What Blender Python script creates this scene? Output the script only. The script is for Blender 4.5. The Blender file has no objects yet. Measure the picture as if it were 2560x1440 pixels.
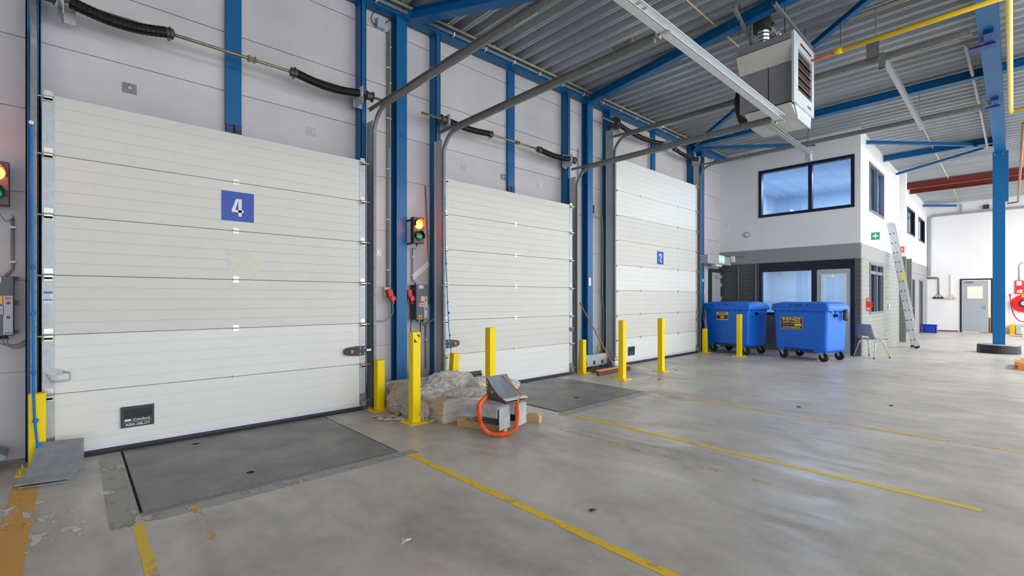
import bpy, bmesh, math, random
from mathutils import Vector, Matrix, noise
random.seed(7)
PI=math.pi
C=bpy.context.scene.collection
V=Vector

# ------------------------------------------------------------------ materials
def lin(c):
    return tuple(((x/255)/12.92 if x/255<=0.04045 else ((x/255+0.055)/1.055)**2.4) for x in c)+(1,)
MATS={}
def mat(name,rgb,rough=0.5,metal=0.0,var=0.06,scale=6.0,bump=0.0,bscale=60,spec=0.5,emit=0,ecol=None,coat=0,stretch=None):
    if name in MATS: return MATS[name]
    m=bpy.data.materials.new(name); m.use_nodes=True; nt=m.node_tree; b=nt.nodes['Principled BSDF']
    b.inputs['Roughness'].default_value=rough; b.inputs['Metallic'].default_value=metal
    b.inputs['Specular IOR Level'].default_value=spec
    b.inputs['Coat Weight'].default_value=coat
    c=lin(rgb)
    tc=nt.nodes.new('ShaderNodeTexCoord'); mp=nt.nodes.new('ShaderNodeMapping')
    if stretch: mp.inputs['Scale'].default_value=stretch
    nt.links.new(tc.outputs['Object'],mp.inputs['Vector'])
    n=nt.nodes.new('ShaderNodeTexNoise'); n.inputs['Scale'].default_value=scale; n.inputs['Detail'].default_value=4
    nt.links.new(mp.outputs[0],n.inputs['Vector'])
    r=nt.nodes.new('ShaderNodeMapRange'); r.inputs[1].default_value=0.3; r.inputs[2].default_value=0.7
    r.inputs[3].default_value=1-var; r.inputs[4].default_value=1+var
    nt.links.new(n.outputs[0],r.inputs[0])
    mx=nt.nodes.new('ShaderNodeVectorMath'); mx.operation='SCALE'; mx.inputs[0].default_value=c[:3]
    nt.links.new(r.outputs[0],mx.inputs['Scale']); nt.links.new(mx.outputs[0],b.inputs['Base Color'])
    if bump:
        n2=nt.nodes.new('ShaderNodeTexNoise'); n2.inputs['Scale'].default_value=bscale; n2.inputs['Detail'].default_value=3
        nt.links.new(mp.outputs[0],n2.inputs['Vector'])
        bp=nt.nodes.new('ShaderNodeBump'); bp.inputs['Strength'].default_value=bump; bp.inputs['Distance'].default_value=0.01
        nt.links.new(n2.outputs[0],bp.inputs['Height']); nt.links.new(bp.outputs[0],b.inputs['Normal'])
    if emit:
        b.inputs['Emission Color'].default_value=lin(ecol or rgb); b.inputs['Emission Strength'].default_value=emit
    MATS[name]=m; return m
BLUE=mat('blue_steel_paint',(12,98,154),0.4,0,0.05,3,spec=.4)
GALV=mat('galvanised_steel',(184,190,194),0.42,0.25,0.12,30)
GALVD=mat('dull_galvanised_steel',(134,136,134),0.5,0.3,0.15,25)
ZINC=mat('bright_zinc',(200,202,192),0.32,0.6,0.1,40)
DGREY=mat('dark_grey_metal',(66,66,66),0.5,0.4,0.1,20)
BLACK=mat('black_plastic',(24,24,26),0.45)
RUBBER=mat('black_rubber',(38,42,50),0.6)
YEL=mat('yellow_paint',(255,222,0),0.45,0,0.03,5,spec=.25)
WHITE=mat('white_plastic',(232,232,230),0.45,0,0.02)
GREYP=mat('grey_plastic_pipe',(138,138,136),0.5)
CREAM=mat('cream_cable',(212,200,150),0.5,0,.05)
PANEL=mat('door_panel_cream',(218,218,212),0.42,0,0.02,2,bump=.25,bscale=140)
PANELW=mat('door_panel_white',(230,232,229),0.4,0,0.015,2,bump=.2,bscale=140)
SPRING=mat('oiled_black_spring',(38,35,32),0.38,0.6,0.3,60)
SHAFT=mat('aged_brass_zinc_shaft',(150,146,122),0.35,0.7,0.2,25)
CAST=mat('cast_grey_metal',(92,92,90),0.5,0.6,0.2,40)
ROPE=mat('blue_rope_fibre',(0,122,206),0.7,0,0.25,120)
TEALROPE=mat('teal_rope_fibre',(10,120,150),0.7,0,0.25,120)
WALLW=mat('white_plaster',(236,236,238),0.6,0,0.02,1.5)
GREYBAND=mat('grey_band_paint',(150,151,153),0.6,0,0.02,2)
NAVY=mat('dark_navy_frame',(18,26,46),0.4)
DOORGREY=mat('light_grey_door_paint',(176,184,190),0.4,0,.02)
BINBLUE=mat('blue_bin_plastic',(0,108,222),0.45,0,0.04,3)
RED=mat('red_plastic',(222,30,30),0.45)
REDFAR=mat('red_oxide_primer',(112,34,24),0.6,0,0.1,4)
ORANGE=mat('orange_cable',(248,104,24),0.4,0,.05)
WOOD=mat('pale_timber',(212,178,130),0.6,0,0.14,10,stretch=(1,1,6))
BROOMW=mat('broom_handle_wood',(176,124,84),0.5,0,0.1,8)
BRISTLE=mat('brown_bristles',(120,82,52),0.9,0,0.35,120,bump=.6,bscale=250)
CHOCK=mat('grey_steel_chock',(142,154,162),0.4,0.15,0.12,14,bump=.1,bscale=25)
CHOCKD=mat('dark_chock_steel',(104,104,98),0.5,0.2,0.2,12)  # darker, more uneven grey for chock side and base plates
HEATW=mat('heater_casing_grey',(172,173,174),0.42,0.3,0.08,5)
HEATF=mat('heater_front_white',(214,222,228),0.4,0,0.03,5)
COPPER=mat('brown_pipe',(168,126,104),0.4,0.4,0.05)
CARD=mat('cardboard',(196,152,104),0.7,0,.05)
SIGNBLUE=mat('sign_blue',(30,74,178),0.4,0,.05,12)
GREENS=mat('sign_green',(24,166,112),0.4)
REDS=mat('sign_red',(226,42,36),0.4)
DECK=mat('galvanised_roof_deck',(172,179,184),0.36,0.45,0.16,1.2,stretch=(1,.15,1))

def newmat(name):
    m=bpy.data.materials.new(name); m.use_nodes=True; MATS[name]=m
    nt=m.node_tree; return m,nt,nt.nodes['Principled BSDF']
def N(nt,t,**k):
    n=nt.nodes.new(t)
    for a,b in k.items():
        if a.startswith('i_'):
            key=a[2:]; key=int(key) if key.isdigit() else key
            n.inputs[key].default_value=b
        else: setattr(n,a,b)
    return n
def math_(nt,op,a,b=None):
    n=nt.nodes.new('ShaderNodeMath'); n.operation=op
    for i,x in enumerate((a,b)):
        if x is None: continue
        if isinstance(x,(int,float)): n.inputs[i].default_value=x
        else: nt.links.new(x,n.inputs[i])
    return n.outputs[0]

# concrete floor
FLOORM,nt,b=newmat('concrete_floor')
tc=N(nt,'ShaderNodeTexCoord')
n1=N(nt,'ShaderNodeTexNoise',i_Scale=0.7,i_Detail=8,i_Roughness=.62); n2=N(nt,'ShaderNodeTexNoise',i_Scale=9.0,i_Detail=8,i_Roughness=.7)
n3=N(nt,'ShaderNodeTexNoise',i_Scale=2.2,i_Detail=6,i_Distortion=1.5)
mp=N(nt,'ShaderNodeMapping'); mp.inputs['Scale'].default_value=(1,.45,1); mp.inputs['Rotation'].default_value=(0,0,.5)
nt.links.new(tc.outputs['Object'],n1.inputs['Vector']); nt.links.new(tc.outputs['Object'],n2.inputs['Vector'])
nt.links.new(tc.outputs['Object'],mp.inputs['Vector']); nt.links.new(mp.outputs[0],n3.inputs['Vector'])
s=math_(nt,'ADD',math_(nt,'MULTIPLY',n1.outputs[0],.5),math_(nt,'ADD',math_(nt,'MULTIPLY',n2.outputs[0],.2),math_(nt,'MULTIPLY',n3.outputs[0],.3)))
cr=N(nt,'ShaderNodeValToRGB'); e=cr.color_ramp.elements
e[0].position=.36; e[0].color=lin((156,152,146)); e[1].position=.62; e[1].color=lin((204,199,191))
x=cr.color_ramp.elements.new(.5); x.color=lin((187,182,174))
nt.links.new(s,cr.inputs[0]); nt.links.new(cr.outputs[0],b.inputs['Base Color'])
rr=N(nt,'ShaderNodeMapRange',i_1=.35,i_2=.65,i_3=.5,i_4=.28); nt.links.new(n3.outputs[0],rr.inputs[0]); nt.links.new(rr.outputs[0],b.inputs['Roughness'])
b.inputs['Specular IOR Level'].default_value=.45
bp=N(nt,'ShaderNodeBump',i_Strength=.08,i_Distance=.01); nt.links.new(n2.outputs[0],bp.inputs['Height']); nt.links.new(bp.outputs[0],b.inputs['Normal'])

# painted concrete panels
WALLC,nt,b=newmat('painted_concrete_panels')
tc=N(nt,'ShaderNodeTexCoord')
n1=N(nt,'ShaderNodeTexNoise',i_Scale=1.1,i_Detail=6); n2=N(nt,'ShaderNodeTexNoise',i_Scale=22.0,i_Detail=5,i_Roughness=.6)
nt.links.new(tc.outputs['Object'],n1.inputs['Vector']); nt.links.new(tc.outputs['Object'],n2.inputs['Vector'])
cr=N(nt,'ShaderNodeValToRGB'); e=cr.color_ramp.elements
e[0].position=.3; e[0].color=lin((196,193,196)); e[1].position=.7; e[1].color=lin((212,209,212))
nt.links.new(n1.outputs[0],cr.inputs[0])
spk=N(nt,'ShaderNodeValToRGB'); e=spk.color_ramp.elements; e[0].position=.255; e[0].color=(.35,.33,.3,1); e[1].position=.275; e[1].color=(1,1,1,1)
nt.links.new(n2.outputs[0],spk.inputs[0])
mx=N(nt,'ShaderNodeMix',data_type='RGBA',blend_type='MULTIPLY'); mx.inputs[0].default_value=.6
nt.links.new(cr.outputs[0],mx.inputs[6]); nt.links.new(spk.outputs[0],mx.inputs[7]); nt.links.new(mx.outputs[2],b.inputs['Base Color'])
b.inputs['Roughness'].default_value=.75
bp=N(nt,'ShaderNodeBump',i_Strength=.1,i_Distance=.01); nt.links.new(n2.outputs[0],bp.inputs['Height']); nt.links.new(bp.outputs[0],b.inputs['Normal'])

def brick_mat(name,rgb,mort,axis,bump=.5):
    m,nt,b=newmat(name)
    tc=N(nt,'ShaderNodeTexCoord'); sp=N(nt,'ShaderNodeSeparateXYZ'); cb=N(nt,'ShaderNodeCombineXYZ')
    nt.links.new(tc.outputs['Object'],sp.inputs[0]); nt.links.new(sp.outputs[axis],cb.inputs[0]); nt.links.new(sp.outputs[2],cb.inputs[1])
    br=N(nt,'ShaderNodeTexBrick',i_Scale=1.0); br.inputs['Brick Width'].default_value=.33; br.inputs['Row Height'].default_value=.115
    br.inputs['Mortar Size'].default_value=.006; br.inputs['Mortar Smooth'].default_value=.3
    br.inputs['Color1'].default_value=lin(rgb); br.inputs['Color2'].default_value=lin(tuple(v*.96 for v in rgb)); br.inputs['Mortar'].default_value=lin(mort)
    nt.links.new(cb.outputs[0],br.inputs['Vector']); nt.links.new(br.outputs[0],b.inputs['Base Color'])
    bp=N(nt,'ShaderNodeBump',i_Strength=bump,i_Distance=.008,invert=True); nt.links.new(br.outputs[1],bp.inputs['Height']); nt.links.new(bp.outputs[0],b.inputs['Normal'])
    b.inputs['Roughness'].default_value=.6; return m
BRICKD=brick_mat('dark_grey_painted_brick',(92,93,92),(74,75,74),1)
BRICKL=brick_mat('grey_painted_brick',(150,153,148),(128,130,126),0)
BRICKP=brick_mat('grey_painted_brick_stub',(118,120,114),(98,100,95),1)

# tread plate
TREAD,nt,b=newmat('steel_tread_plate')
tc=N(nt,'ShaderNodeTexCoord'); sp=N(nt,'ShaderNodeSeparateXYZ'); nt.links.new(tc.outputs['Object'],sp.inputs[0])
tri=math_(nt,'PINGPONG',sp.outputs[0],.030)
w=math_(nt,'FRACT',math_(nt,'DIVIDE',math_(nt,'ADD',sp.outputs[1],math_(nt,'MULTIPLY',tri,.62)),.024))
fx=math_(nt,'FRACT',math_(nt,'DIVIDE',sp.outputs[0],.030))
gap=math_(nt,'MULTIPLY',math_(nt,'GREATER_THAN',fx,.04),math_(nt,'LESS_THAN',fx,.97))
bar=math_(nt,'MULTIPLY',math_(nt,'LESS_THAN',w,.26),gap)
nz=N(nt,'ShaderNodeTexNoise',i_Scale=2.5,i_Detail=6); nt.links.new(tc.outputs['Object'],nz.inputs['Vector'])
cr=N(nt,'ShaderNodeValToRGB'); e=cr.color_ramp.elements; e[0].position=.35; e[0].color=lin((132,131,132)); e[1].position=.65; e[1].color=lin((164,160,154))
nt.links.new(nz.outputs[0],cr.inputs[0])
mx=N(nt,'ShaderNodeMix',data_type='RGBA',blend_type='MULTIPLY'); nt.links.new(bar,mx.inputs[0]); nt.links.new(cr.outputs[0],mx.inputs[6]); mx.inputs[7].default_value=(.28,.28,.32,1)
nt.links.new(mx.outputs[2],b.inputs['Base Color']); b.inputs['Roughness'].default_value=.5; b.inputs['Metallic'].default_value=.25
bp=N(nt,'ShaderNodeBump',i_Strength=.5,i_Distance=.004); nt.links.new(bar,bp.inputs['Height']); nt.links.new(bp.outputs[0],b.inputs['Normal'])

def paint_mat(name,rgb,wear,scale=7):
    m,nt,b=newmat(name)
    tc=N(nt,'ShaderNodeTexCoord'); mp=N(nt,'ShaderNodeMapping'); mp.inputs['Scale'].default_value=(1.6,.7,1)
    nz=N(nt,'ShaderNodeTexNoise',i_Scale=scale,i_Detail=9,i_Roughness=.65); nt.links.new(tc.outputs['Object'],mp.inputs['Vector']); nt.links.new(mp.outputs[0],nz.inputs['Vector'])
    cr=N(nt,'ShaderNodeMapRange',i_1=wear,i_2=wear+.06,i_3=0,i_4=1); nt.links.new(nz.outputs[0],cr.inputs[0])
    b.inputs['Base Color'].default_value=lin(rgb); b.inputs['Roughness'].default_value=.5
    nt.links.new(cr.outputs[0],b.inputs['Alpha']); return m
PAINT1=paint_mat('yellow_floor_paint',(236,196,28),.36)
PAINT2=paint_mat('worn_yellow_floor_paint',(232,192,50),.44,5)
PAINT3=paint_mat('faded_yellow_floor_paint',(214,180,110),.5,4)
PAINTO=paint_mat('orange_yellow_floor_paint',(214,160,70),.33,5)
PATCH=paint_mat('grey_repair_patch',(160,158,153),.42,3)
CHALK=paint_mat('white_scuff',(215,213,210),.52,9)

def glass_mat(name,tint,gl=.12,rough=.02):
    m=bpy.data.materials.new(name); m.use_nodes=True; nt=m.node_tree; nt.nodes.clear()
    o=N(nt,'ShaderNodeOutputMaterial'); t=N(nt,'ShaderNodeBsdfTransparent'); g=N(nt,'ShaderNodeBsdfGlossy'); g.inputs['Roughness'].default_value=rough
    t.inputs[0].default_value=tint; mx=N(nt,'ShaderNodeMixShader'); mx.inputs[0].default_value=gl
    nt.links.new(t.outputs[0],mx.inputs[1]); nt.links.new(g.outputs[0],mx.inputs[2]); nt.links.new(mx.outputs[0],o.inputs[0])
    MATS[name]=m; return m
GLASS=glass_mat('window_glass',(.80,.88,.95,1),.10)
GLASSD=glass_mat('dark_window_glass',(.45,.55,.66,1),.22)
# plastic film
FILM=bpy.data.materials.new('clear_plastic_film'); FILM.use_nodes=True; nt=FILM.node_tree; nt.nodes.clear(); MATS['film']=FILM
o=N(nt,'ShaderNodeOutputMaterial'); t=N(nt,'ShaderNodeBsdfTransparent'); d=N(nt,'ShaderNodeBsdfPrincipled')
d.inputs['Base Color'].default_value=lin((232,230,226)); d.inputs['Roughness'].default_value=.28; d.inputs['Specular IOR Level'].default_value=.8
tc=N(nt,'ShaderNodeTexCoord'); mp=N(nt,'ShaderNodeMapping'); mp.inputs['Scale'].default_value=(.8,.8,4.0); mp.inputs['Rotation'].default_value=(.35,.25,.4)
nz=N(nt,'ShaderNodeTexNoise',i_Scale=7,i_Detail=5,i_Distortion=.8,i_Roughness=.5); nt.links.new(tc.outputs['Object'],mp.inputs[0]); nt.links.new(mp.outputs[0],nz.inputs['Vector'])
bp=N(nt,'ShaderNodeBump',i_Strength=.5,i_Distance=.03); nt.links.new(nz.outputs[0],bp.inputs['Height']); nt.links.new(bp.outputs[0],d.inputs['Normal'])
mr=N(nt,'ShaderNodeMapRange',i_1=.35,i_2=.62,i_3=.6,i_4=.95); nt.links.new(nz.outputs[0],mr.inputs[0])
tl=N(nt,'ShaderNodeBsdfTranslucent'); tl.inputs[0].default_value=lin((244,242,238)); m2=N(nt,'ShaderNodeMixShader'); m2.inputs[0].default_value=.3; nt.links.new(d.outputs[0],m2.inputs[1]); nt.links.new(tl.outputs[0],m2.inputs[2])
mx=N(nt,'ShaderNodeMixShader'); nt.links.new(mr.outputs[0],mx.inputs[0]); nt.links.new(t.outputs[0],mx.inputs[1]); nt.links.new(m2.outputs[0],mx.inputs[2]); nt.links.new(mx.outputs[0],o.inputs[0])

FILM2=FILM.copy(); FILM2.name='crumpled_plastic_film'
for n_ in FILM2.node_tree.nodes:
    if n_.type=='MAPPING': n_.inputs['Scale'].default_value=(1,1,1)
    if n_.type=='TEX_NOISE': n_.inputs['Scale'].default_value=5; n_.inputs['Detail'].default_value=3; n_.inputs['Distortion'].default_value=2.2
    if n_.type=='BUMP': n_.inputs['Strength'].default_value=.35; n_.inputs['Distance'].default_value=.04
    if n_.type=='BSDF_PRINCIPLED': n_.inputs['Base Color'].default_value=lin((242,240,238)); n_.inputs['Roughness'].default_value=.1; n_.inputs['Coat Weight'].default_value=.6
    if n_.type=='MAP_RANGE': n_.inputs[3].default_value=.35; n_.inputs[4].default_value=.85
# ------------------------------------------------------------------ mesh builder
SPLIT={'screw','bolt','pipe_clip','conduit_clip','hanger_plate','fixing_bracket','lid_shoulder','track_bracket','round_button','rail_bracket','end_cleat','side_lug','yellow_reflector','white_reflector','louvre','threaded_rod','beam_foot','black_mark','rung_ends','rungs','beam_perforation','rim_gusset','fixing_lug','cable_gland','splice_plate','conduit_body','pipe_body','socket_cable','board_symbol','sign_symbol','bearer_block','deck_board','board_remnant','crate_rib','hinge','panel_seam','side_plate','channel_body2'}
class B:
    def __init__(s): s.v=[]; s.f=[]; s.m=[]; s.g=[]
    def _add(s,vs,fs,mi=0):
        o=len(s.v); s.g.append((o,o+len(vs),len(s.f),len(s.f)+len(fs))); s.v+= [tuple(v) for v in vs]; s.f+=[tuple(o+i for i in f) for f in fs]; s.m+=[mi]*len(fs); return s
    def box(s,x0,x1,y0,y1,z0,z1,mi=0,M=None):
        vs=[V((x,y,z)) for x in (x0,x1) for y in (y0,y1) for z in (z0,z1)]
        if M is not None: vs=[M@v for v in vs]
        return s._add(vs,[(0,1,3,2),(4,6,7,5),(0,4,5,1),(2,3,7,6),(0,2,6,4),(1,5,7,3)],mi)
    def quad(s,a,b,c,d,mi=0): return s._add([a,b,c,d],[(0,1,2,3)],mi)
    def prism(s,pts,off,mi=0):
        n=len(pts); off=V(off); p=[V(q) for q in pts]; vs=p+[q+off for q in p]
        return s._add(vs,[tuple(range(n))[::-1],tuple(range(n,2*n))]+[(i,(i+1)%n,n+(i+1)%n,n+i) for i in range(n)],mi)
    def strip(s,pts,off,mi=0):
        n=len(pts); off=V(off); p=[V(q) for q in pts]; vs=p+[q+off for q in p]
        return s._add(vs,[(i,i+1,n+i+1,n+i) for i in range(n-1)],mi)
    def tube(s,path,r,n=8,mi=0,cap=True,rs=None):
        P=[V(p) for p in path]; rings=[]; up=None
        for i,p in enumerate(P):
            t=(P[min(i+1,len(P)-1)]-P[max(i-1,0)]).normalized()
            if up is None:
                up=V((0,0,1)) if abs(t.z)<.9 else V((1,0,0))
            a=(up-t*up.dot(t))
            a=a.normalized() if a.length>1e-6 else t.orthogonal().normalized()
            up=a; b=t.cross(a); rr=rs[i] if rs else r
            rings.append([p+(a*math.cos(2*PI*k/n)+b*math.sin(2*PI*k/n))*rr for k in range(n)])
        vs=[q for R in rings for q in R]; fs=[]
        for i in range(len(P)-1):
            for k in range(n): fs.append((i*n+k,i*n+(k+1)%n,(i+1)*n+(k+1)%n,(i+1)*n+k))
        if cap: fs+= [tuple(range(n))[::-1], tuple((len(P)-1)*n+k for k in range(n))]
        return s._add(vs,fs,mi)
    def cyl(s,p0,p1,r,n=16,mi=0,r1=None): return s.tube([p0,p1],r,n,mi,True,[r,r1 if r1 is not None else r])
    def sweep(s,path,prof,mi=0,up=(0,0,1),closed=True):
        P=[V(p) for p in path]; vs=[]; n=len(prof); U=V(up)
        for i,p in enumerate(P):
            t=(P[min(i+1,len(P)-1)]-P[max(i-1,0)]).normalized()
            sd=t.cross(U); sd=sd.normalized(); u=sd.cross(t).normalized()
            for a,b in prof: vs.append(p+sd*a+u*b)
        fs=[]
        for i in range(len(P)-1):
            for k in range(n if closed else n-1): fs.append((i*n+k,i*n+(k+1)%n,(i+1)*n+(k+1)%n,(i+1)*n+k))
        if closed: fs+=[tuple(range(n))[::-1],tuple((len(P)-1)*n+k for k in range(n))]
        return s._add(vs,fs,mi)
    def lathe(s,c,axis,prof,n=20,mi=0):
        # prof: list (radius, along)
        ax=V(axis).normalized(); a=ax.orthogonal().normalized(); b=ax.cross(a); c=V(c); vs=[]
        for r,h in prof:
            for k in range(n): vs.append(c+ax*h+(a*math.cos(2*PI*k/n)+b*math.sin(2*PI*k/n))*r)
        fs=[(i*n+k,i*n+(k+1)%n,(i+1)*n+(k+1)%n,(i+1)*n+k) for i in range(len(prof)-1) for k in range(n)]
        fs+=[tuple(range(n))[::-1],tuple((len(prof)-1)*n+k for k in range(n))]
        return s._add(vs,fs,mi)
    def obj(s,name,m,parent=None,world=True,smooth=False,bevel=0,solid=0):
        if name in SPLIT and parent is not None and len(s.g)>1:
            o=None
            for (a,b_,c_,d) in s.g:
                q=B(); q.v=s.v[a:b_]; q.f=[tuple(i-a for i in f) for f in s.f[c_:d]]; q.m=s.m[c_:d]; q.g=[(0,0,0,0)]
                o=q.obj(name,m,parent,world,smooth,bevel,solid)
            return o
        vs=[V(v) for v in s.v]
        if parent is not None and world:
            I=ROOTM[parent.name].inverted(); vs=[I@v for v in vs]
        me=bpy.data.meshes.new(name); me.from_pydata(vs,[],s.f)
        for mm in (m if isinstance(m,(list,tuple)) else [m]): me.materials.append(mm)
        for p,i in zip(me.polygons,s.m): p.material_index=i
        bm=bmesh.new(); bm.from_mesh(me); bmesh.ops.recalc_face_normals(bm,faces=bm.faces); bm.to_mesh(me); bm.free()
        if smooth:
            for p in me.polygons: p.use_smooth=True
        o=bpy.data.objects.new(name,me); C.objects.link(o)
        if parent is not None: o.parent=parent; ROOTM[o.name]=ROOTM[parent.name]
        else: ROOTM[o.name]=Matrix()
        if solid:
            md=o.modifiers.new('s','SOLIDIFY'); md.thickness=solid
        if bevel:
            md=o.modifiers.new('b','BEVEL'); md.width=bevel; md.segments=2; md.limit_method='ANGLE'; md.angle_limit=.7
        return o
ROOTM={}
def thing(name,label,cat,loc=(0,0,0),rz=0,group=None):
    o=bpy.data.objects.new(name,None); C.objects.link(o); o.empty_display_size=.1
    o.location=loc; o.rotation_euler=(0,0,rz); o['label']=label; o['category']=cat
    if group: o['group']=group
    ROOTM[o.name]=Matrix.Translation(V(loc))@Matrix.Rotation(rz,4,'Z'); return o
def tag(o,label,cat,group=None):
    o['label']=label; o['category']=cat
    if group: o['group']=group
    return o
def struct(o,label=None):
    o['kind']='structure'
    if label: o['label']=label
    return o
def sthing(name,loc=(0,0,0),label=None):
    o=bpy.data.objects.new(name,None); C.objects.link(o); o.location=loc; o['kind']='structure'
    if label: o['label']=label
    ROOTM[o.name]=Matrix.Translation(V(loc)); return o
def dup(root,loc=None,rz=None,label=None,group=None):
    r=root.copy(); C.objects.link(r)
    if loc is not None: r.location=loc
    if rz is not None: r.rotation_euler=(0,0,rz)
    if label: r['label']=label
    if group: r['group']=group
    ROOTM[r.name]=Matrix.Translation(r.location)@Matrix.Rotation(r.rotation_euler.z,4,'Z')
    for ch in list(root.children):
        c=ch.copy(); C.objects.link(c); c.parent=r; ROOTM[c.name]=ROOTM[r.name]
        for g in ch.children:
            d=g.copy(); C.objects.link(d); d.parent=c
    return r
def text(name,body,size,m,parent,loc,rot,sx=1.0,bold=0.0,ext=.0008,align='CENTER',spacing=1.0):
    cu=bpy.data.curves.new(name,'FONT'); cu.body=body; cu.size=size; cu.extrude=ext; cu.offset=bold
    cu.align_x=align; cu.align_y='CENTER'; cu.space_character=spacing
    cu.materials.append(m)
    tmp=bpy.data.objects.new('tmp_text',cu); me=bpy.data.meshes.new_from_object(tmp); bpy.data.objects.remove(tmp); me.name=name
    o=bpy.data.objects.new(name,me); C.objects.link(o); o.parent=parent
    W=Matrix.Translation(V(loc))@rot.to_4x4()@Matrix.Diagonal((sx,1,1,1))
    L=ROOTM[parent.name].inverted()@W
    o.matrix_basis=L; ROOTM[o.name]=ROOTM[parent.name]
    return o
def face_rot(nx,ny):   # text facing horizontal direction n
    n=V((nx,ny,0)).normalized(); right=V((0,0,1)).cross(n); return Matrix((right,V((0,0,1)),n)).transposed()
RY=face_rot(0,-1); RX=face_rot(-1,0)
def smooth_path(pts,k=8):
    P=[V(p) for p in pts]; out=[]
    for i in range(len(P)-1):
        p0=P[max(i-1,0)];p1=P[i];p2=P[i+1];p3=P[min(i+2,len(P)-1)]
        for j in range(k):
            t=j/k
            out.append(.5*((2*p1)+(-p0+p2)*t+(2*p0-5*p1+4*p2-p3)*t*t+(-p0+3*p1-3*p2+p3)*t**3))
    out.append(P[-1]); return out

# ------------------------------------------------------------------ measured levels
WY=5.96      # dock wall face
DY=5.62      # face of the sectional doors
OX=13.98     # office front wall
OY=2.55      # office side wall
FX=27.45     # far wall
def dz(x):   # roof deck underside
    if x<=14: return 5.42+.0105*(x-3)
    if x<=17: return 5.535-(x-14)*.02
    return 5.475
# ------------------------------------------------------------------ setting
b=B(); b.box(-7,FX+3,-10,WY+.3,-.2,0); fl=b.obj('floor',FLOORM); struct(fl,'grey concrete floor with stains')
# roof deck corrugation
b=B(); prof=[]; x=-7.0; P=.25
while x<FX+.4:
    for dx,h in ((0,.0),(.026,0),(.032,.012),(.044,.012),(.05,0),(.076,0),(.112,.10),(.214,.10)):
        prof.append((x+dx,-10,dz(x+dx)+h))
    x+=P
b.strip(prof,(0,WY+10.2,0)); ce=b.obj('ceiling',DECK,solid=.002); struct(ce,'corrugated grey steel roof deck')
b=B(); b.box(-7.1,FX+.5,-10,WY+.3,5.66,5.8); struct(b.obj('ceiling_insulation',DGREY))
# dock wall in horizontal concrete panels
b=B(); js=[0,.76,1.56,2.34,3.08,3.70,4.35,5.1,5.75]; g=.005
b.box(-7,OX+.35,WY+.02,WY+.25,0,5.75)
for i in range(len(js)-1):
    z0=js[i]+(g if i else 0); z1=js[i+1]-g
    segs=[(-7,1.30),(1.306,3.27),(3.276,5.50),(5.506,7.55),(7.556,10.10),(10.106,12.7)]
    for a,c_ in segs: b.box(a,c_-.0,WY,WY+.02,z0,z1)
    b.box(12.706,13.22 if z0<2.2 else OX+.3,WY,WY+.02,z0,z1 if z0<2.2 else z1)
wd=b.obj('wall_dock',WALLC); struct(wd,'white painted concrete panel wall behind the dock doors')

b=B(); b.box(-7,FX,-10.1,-9.9,3.5,5.75); struct(b.obj('wall_rear_light_blocker',WALLW))  # unseen header, open below, added so daylight only enters low down
b=B(); b.box(-7.1,-7,-10,WY+.3,0,5.75); struct(b.obj('wall_left_light_blocker',WALLC))  # unseen end wall added to keep the left side darker
# office block
def wall_x(x0,x1,y0,y1,z0,z1,holes,b,mi=0):
    """wall slab between x0..x1 spanning y,z with rectangular holes (ya,yb,za,zb)"""
    ys=sorted({y0,y1,*[h[0] for h in holes],*[h[1] for h in holes]}); zs=sorted({z0,z1,*[h[2] for h in holes],*[h[3] for h in holes]})
    for i in range(len(ys)-1):
        for j in range(len(zs)-1):
            cy=(ys[i]+ys[i+1])/2; cz=(zs[j]+zs[j+1])/2
            if cy<y0 or cy>y1 or cz<z0 or cz>z1: continue
            if any(h[0]<cy<h[1] and h[2]<cz<h[3] for h in holes): continue
            b.box(x0,x1,ys[i],ys[i+1],zs[j],zs[j+1],mi)
def wall_y(y0,y1,x0,x1,z0,z1,holes,b,mi=0):
    xs=sorted({x0,x1,*[h[0] for h in holes],*[h[1] for h in holes]}); zs=sorted({z0,z1,*[h[2] for h in holes],*[h[3] for h in holes]})
    for i in range(len(xs)-1):
        for j in range(len(zs)-1):
            cx=(xs[i]+xs[i+1])/2; cz=(zs[j]+zs[j+1])/2
            if cx<x0 or cx>x1 or cz<z0 or cz>z1: continue
            if any(h[0]<cx<h[1] and h[2]<cz<h[3] for h in holes): continue
            b.box(xs[i],xs[i+1],y0,y1,zs[j],zs[j+1],mi)
UW=(2.67,4.87,3.65,4.95)   # upper office window y0,y1,z0,z1
LW=(3.53,4.85,.97,2.38)    # lower window
DR=(2.67,3.53,0,2.38)      # lower office door opening
b=B(); wall_x(OX,OX+.18,OY,WY,2.765,5.6,[UW],b)
struct(b.obj('wall_office_front',WALLW),'white upper wall of the office block')
b=B(); b.box(OX-.012,OX+.18,OY-.0,WY,2.39,2.765); struct(b.obj('trim_office_band_front',GREYBAND),'grey painted band on the office front')
b=B(); wall_x(OX,OX+.18,OY,WY,0,2.39,[LW,DR],b); struct(b.obj('wall_office_front_lower',BRICKD),'dark grey painted brick wall of the office ground floor')
SW=(14.95,16.9,3.66,4.93); SL=(15.0,16.8,1.0,2.35)
b=B(); wall_y(OY,OY+.18,OX+.18,19.6,2.765,5.6,[SW],b);
b.box(19.6,19.85,2.39,2.75,2.765,5.6)
struct(b.obj('wall_office_side',WALLW),'white side wall of the office block')
b=B(); b.box(OX,19.6,OY-.012,OY+.18,2.39,2.765); struct(b.obj('trim_office_band_side',GREYBAND))
b=B(); wall_y(OY,OY+.18,OX+.18,19.6,0,2.39,[SL],b); struct(b.obj('wall_office_side_lower',BRICKL),'light grey painted brick side wall')
SY=2.62
F1=(21.6,23.7,3.76,4.72); F2=(24.7,26.6,3.74,4.70)
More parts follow.
